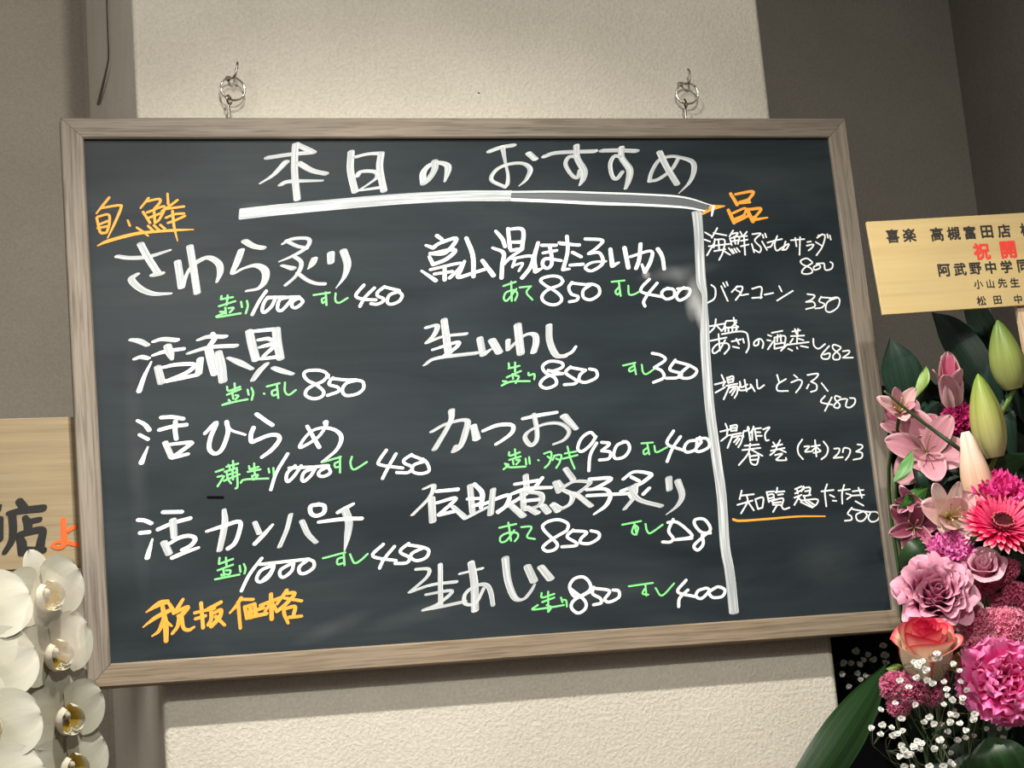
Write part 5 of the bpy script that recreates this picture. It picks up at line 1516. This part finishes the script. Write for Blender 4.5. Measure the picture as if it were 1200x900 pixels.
# ---------------------------------------------------------------- baby's breath
bw = petalmat('babys_breath_petal', (.62, .66, .55), (.84, .84, .80), (.88, .88, .85), None, .05)
def blossom_mesh(seed):
    bm = bmesh.new(); uvl = bm.loops.layers.uv.new('petal'); rr = .0034
    r0 = random.Random(seed)
    for lay in range(2):
        for k in range(6):
            a = 2 * math.pi * (k + .5 * lay) / 6 + r0.uniform(-.1, .1); t_ = R(14 + 38 * lay); L = rr * (1.15 - .25 * lay) * r0.uniform(.75, 1.1)
            d = Vector((math.cos(a) * math.cos(t_), math.sin(a) * math.cos(t_), math.sin(t_))); s = Vector((-math.sin(a), math.cos(a), 0))
            vs = [bm.verts.new(s * 0), bm.verts.new(d * L * .7 + s * L * .44), bm.verts.new(d * L * .92 + Vector((0, 0, .0003))), bm.verts.new(d * L * .7 - s * L * .44)]
            f = bm.faces.new(vs)
            for lp, q in zip(f.loops, (0, .6, 1, .6)): lp[uvl].uv = (.5, q)
    blob(bm, (0, 0, -.0006), .0012, .0012, .0016, 1)
    me = bpy.data.meshes.new('blossom'); bm.to_mesh(me); bm.free(); me.materials.append(bw); return me
BM = [blossom_mesh(k) for k in range(4)]; spk = plain('breath_stem', (.06, .085, .035), .7)
def breath(label, y, root, pts, s=1.0, group="baby's breath sprays"):
    R0 = at(*root, y + .05); f = thing('babys_breath', label, 'flower', R0, group=group); r_ = random.Random(len(pts))
    ym = min(pts); bm = bmesh.new()
    cu = sum(p[0] for p in pts) / len(pts); cv = sum(p[1] for p in pts) / len(pts)
    hubs = [at(cu + dx, cv + dy, y + .02) for dx, dy in ((-18, 10), (14, 12), (0, -14), (-34, 4), (30, -8))]
    for h in hubs: tube(bm, [(0, 0, 0), tuple((h - R0) * .5 + Vector((.004, .01, 0))), tuple(h - R0)], [.0005, .0004, .0004], 4, n=4)
    for (u, v) in pts:
        p = at(u, v, y + r_.uniform(-.012, .012)); h = min(hubs, key=lambda q: (q - p).length)
        q = h.lerp(p, .55) + Vector((r_.uniform(-.004, .004), .006, r_.uniform(-.004, .004)))
        tube(bm, [tuple(h - R0), tuple(q - R0), tuple(p - R0 + Vector((0, .001, 0)))], [.00035, .0003, .0003], 4, n=3)
        b_ = bpy.data.objects.new('blossom', BM[r_.randrange(4)]); COL.objects.link(b_); b_.parent = f; b_.location = p - R0
        b_.rotation_euler = (Vector((r_.uniform(-.7, .3), -1, r_.uniform(-.5, .7)))).to_track_quat('Z', 'Y').to_euler(); k_ = s * r_.uniform(.85, 1.2); b_.scale = (k_,) * 3
    obj('stem', bm, spk, f, smooth=True)
c7 = lambda L: [(1010 + a / 6.93, 770 + b_ / 6.93) for a, b_ in L]
c6 = lambda L: [(1100 + a / 5.625, 740 + b_ / 5.625) for a, b_ in L]
c8 = lambda L: [(930 + a / 5.625, 740 + b_ / 5.625) for a, b_ in L]
breath("white baby's breath at the bottom left of the bouquet over the black backing sheet", -.285, (1090, 930), c7([(240, 575), (330, 600), (285, 625), (248, 640), (75, 575), (323, 498), (450, 685), (487, 705), (420, 728), (340, 758), (305, 808), (362, 800), (465, 745), (345, 885), (405, 890), (150, 428), (168, 550), (152, 628), (318, 715), (550, 890), (395, 790)]))
breath("white baby's breath in front of the mauve statice", -.30, (1105, 900), c7([(380, 245), (270, 375), (430, 385), (530, 185), (668, 200), (690, 310), (665, 385), (735, 350), (690, 262), (445, 170), (310, 190), (570, 215)]))
breath("white baby's breath against the cream foot of the bicolour rose", -.31, (1100, 860), [(1071, 776), (1077, 777), (1081, 775), (1075, 781), (1098, 766), (1100, 771), (1096, 772), (1117, 778), (1124, 786), (1085, 785)])
breath("white baby's breath left of the big bright pink carnation", -.295, (1130, 930), c6([(143, 332), (185, 388), (155, 440), (88, 453), (75, 545), (112, 550), (75, 597), (140, 607), (228, 580), (235, 545), (178, 653), (12, 715), (75, 865), (30, 885), (95, 880), (150, 470)]) + c7([(550, 487), (505, 530), (583, 540), (635, 675), (588, 745)]))
breath("baby's breath in the shade under the big bright pink carnation", -.235, (1150, 940), c6([(125, 715), (35, 762), (230, 688), (315, 640), (398, 637), (455, 628), (505, 748), (80, 800), (175, 700), (60, 660), (420, 700), (100, 520), (20, 610), (200, 500)]), .95)
breath("dim baby's breath in the shadow under the board's right corner", .075, (1060, 830), c8([(528, 188), (605, 210), (432, 218), (458, 190), (470, 290), (510, 303), (440, 318), (362, 360), (318, 280), (490, 150), (325, 205), (590, 90), (410, 130), (600, 155), (378, 208), (420, 275)]), 1.25)

# ---------------------------------------------------------------- white moth orchids on the left
op = petalmat('orchid_petal', (.42, .41, .31), (.49, .48, .40), (.52, .51, .44), None, .06, .55, .15)
lipm = petalmat('orchid_lip', (.46, .26, .02), (.60, .42, .06), (.68, .65, .54), None, .1, .45, .15, stops=(0, .28, .52))
M_lat = [petal('petal', .050, .066, 'orchid', .06, -.12, .02, 2, 8, 10, k) for k in range(2)]
M_sep = [petal('sepal', .050, .036, 'oval', .14, -.12, .015, 2, 6, 9, 5 + k) for k in range(2)]
M_lip = [wrap('lip_lobe', .0165, .0185, 150, .1, .03, 3, .30), wrap('lip_lobe', .0150, .016, 130, .1, .02, 5, .15)]
def orchid(label, name, cens, axis, y0, path, group, big=.87):
    f = thing(name, label, 'orchid', at(*path[-1]), group=group)
    tubeobj('flower_stem', [tuple(at(*p) - f.location) for p in path], [.0022] * len(path), plain('orchid_stem', (.14, .20, .06)), f, 8)
    for i, (u, v, y, rl) in enumerate(cens):
        h = bpy.data.objects.new('flower', None); COL.objects.link(h); h.parent = f; h.empty_display_size = .01
        h.location = at(u, v, y) - f.location
        ax = Vector(axis) + Vector((.05 * math.sin(i * 2.1), 0, .08 * math.cos(i * 1.7)))
        h.rotation_euler = (ax.normalized().to_track_quat('Z', 'Y') @ Euler((0, 0, R(rl))).to_quaternion()).to_euler()
        for k, (rot, me, nm, tl, z) in enumerate([(0, M_sep[0], 'sepal', 4, -.0015), (130, M_sep[1], 'sepal', 2, -.0015), (230, M_sep[0], 'sepal', 2, -.002), (74, M_lat[0], 'petal', 7, .0008), (286, M_lat[1], 'petal', 7, .0012)]):
            place(nm, me, op, h, rot, tl, .003, z, big + .03 * ((i + k) % 3))
        place('lip_lobe', M_lip[0], lipm, h, 90, 0, 0, .001); place('lip_lobe', M_lip[0], lipm, h, -90, 0, 0, .001)
        o = place('lip_lobe', M_lip[1], lipm, h, 0, 0, 0, .001)
        bm = bmesh.new(); uvl = bm.loops.layers.uv.new('petal'); blob(bm, (0, .004, .007), .0038, .0040, .0055, 2); obj('column', bm, op, h, smooth=True)
        bm = bmesh.new(); bm.loops.layers.uv.new('petal')
        for sx in (1, -1): tube(bm, [(0, -.008, .012), (sx * .003, -.011, .016), (sx * .006, -.0105, .0165), (sx * .006, -.0075, .016), (sx * .003, -.0075, .0155)], [.0008, .0006, .0005, .0004, .0003], 6, n=4)
        obj('tendril', bm, op, h, smooth=True)
        tubeobj('pedicel', [(0, 0, -.001), (.004, .008, -.018), tuple(h.rotation_euler.to_matrix().inverted() @ (Vector(at(u - 12, v - 14, y + .03)) - f.location - h.location))], .0015, stemg, h, 6)
    return f
GO = 'white moth orchid sprays'
orchid('white moth orchid spray nearest the board, its lips facing right', 'moth_orchid', [(50, 699, -.07, 18), (60, 767, -.055, 22), (74, 841, -.04, 16), (79, 900, -.025, 18), (82, 965, -.01, 15)],
       (.52, -.83, -.20), 0, [(46, 690, -.035), (48, 760, -.02), (55, 830, -.005), (60, 900, .01), (50, 1100, .03), (-20, 1500, .10)], GO)
orchid('brighter white moth orchid spray half outside the left edge of the picture', 'moth_orchid', [(-30, 717, -.125, 0), (-24, 788, -.13, 5), (-18, 855, -.135, -4), (-14, 925, -.14, 3)],
       (.12, -.98, .05), 0, [(-120, 600, -.02), (-60, 680, -.03), (-50, 800, -.04), (-48, 900, -.05), (-60, 1100, 0), (-60, 1500, .1)], GO, .98)
# pot under the orchids, out of the frame
op_ = thing('orchid_pot', 'white glazed pot holding the orchids below the left edge', 'pot', (-.55, .12, 0))
bm = bmesh.new(); tube(bm, [(0, 0, 0), (0, 0, 1.02), (0, 0, 1.03), (0, 0, 1.22)], [.12, .12, .08, .11], 24, smooth=False); obj('body', bm, plain('white_glaze', (.7, .7, .68), .2), op_, smooth=True)
# clear wrapping film in front of the upper flowers
m, nt, b = newmat('clear_film')
tcf = N(nt, 'ShaderNodeTexCoord'); nf = N(nt, 'ShaderNodeTexNoise', Scale=14.0, Detail=3.0, Distortion=1.0); nt.links.new(tcf.outputs['Object'], nf.inputs['Vector'])
b.inputs['Base Color'].default_value = (.62, .56, .46, 1); b.inputs['Roughness'].default_value = .25
al = ramp(nt, [(.3, (.08,) * 3), (.75, (.20,) * 3)], nf.outputs[0]); nt.links.new(al.outputs[0], b.inputs['Alpha'])
bump(nt, b, nf.outputs[0], .5, .004)
bm = bmesh.new(); G = []
film = [[(48, 658), (98, 688)], [(38, 690), (99, 715)], [(30, 720), (101, 745)], [(34, 752), (103, 775)]]
rows = 10
for j in range(rows + 1):
    t_ = j / rows; L0 = Vector((46 - 26 * t_, 660 + 95 * t_)); R0 = Vector((97 + 5 * t_, 690 + 95 * t_)); row = []
    for i in range(9):
        q = L0.lerp(R0, i / 8); row.append(bm.verts.new(at(q.x, q.y, -.130 + .006 * math.sin(i * .9 + j * .5) + .03 * (i / 8))))
    G.append(row)
for j in range(rows):
    for i in range(8): bm.faces.new((G[j][i], G[j][i + 1], G[j + 1][i + 1], G[j + 1][i])).smooth = True
ff = obj('wrapping_film', bm, m); ff.modifiers.new('solid', 'SOLIDIFY').thickness = .0003
tag(ff, 'hazy clear wrapping film over the topmost orchid flower near the board', 'film')
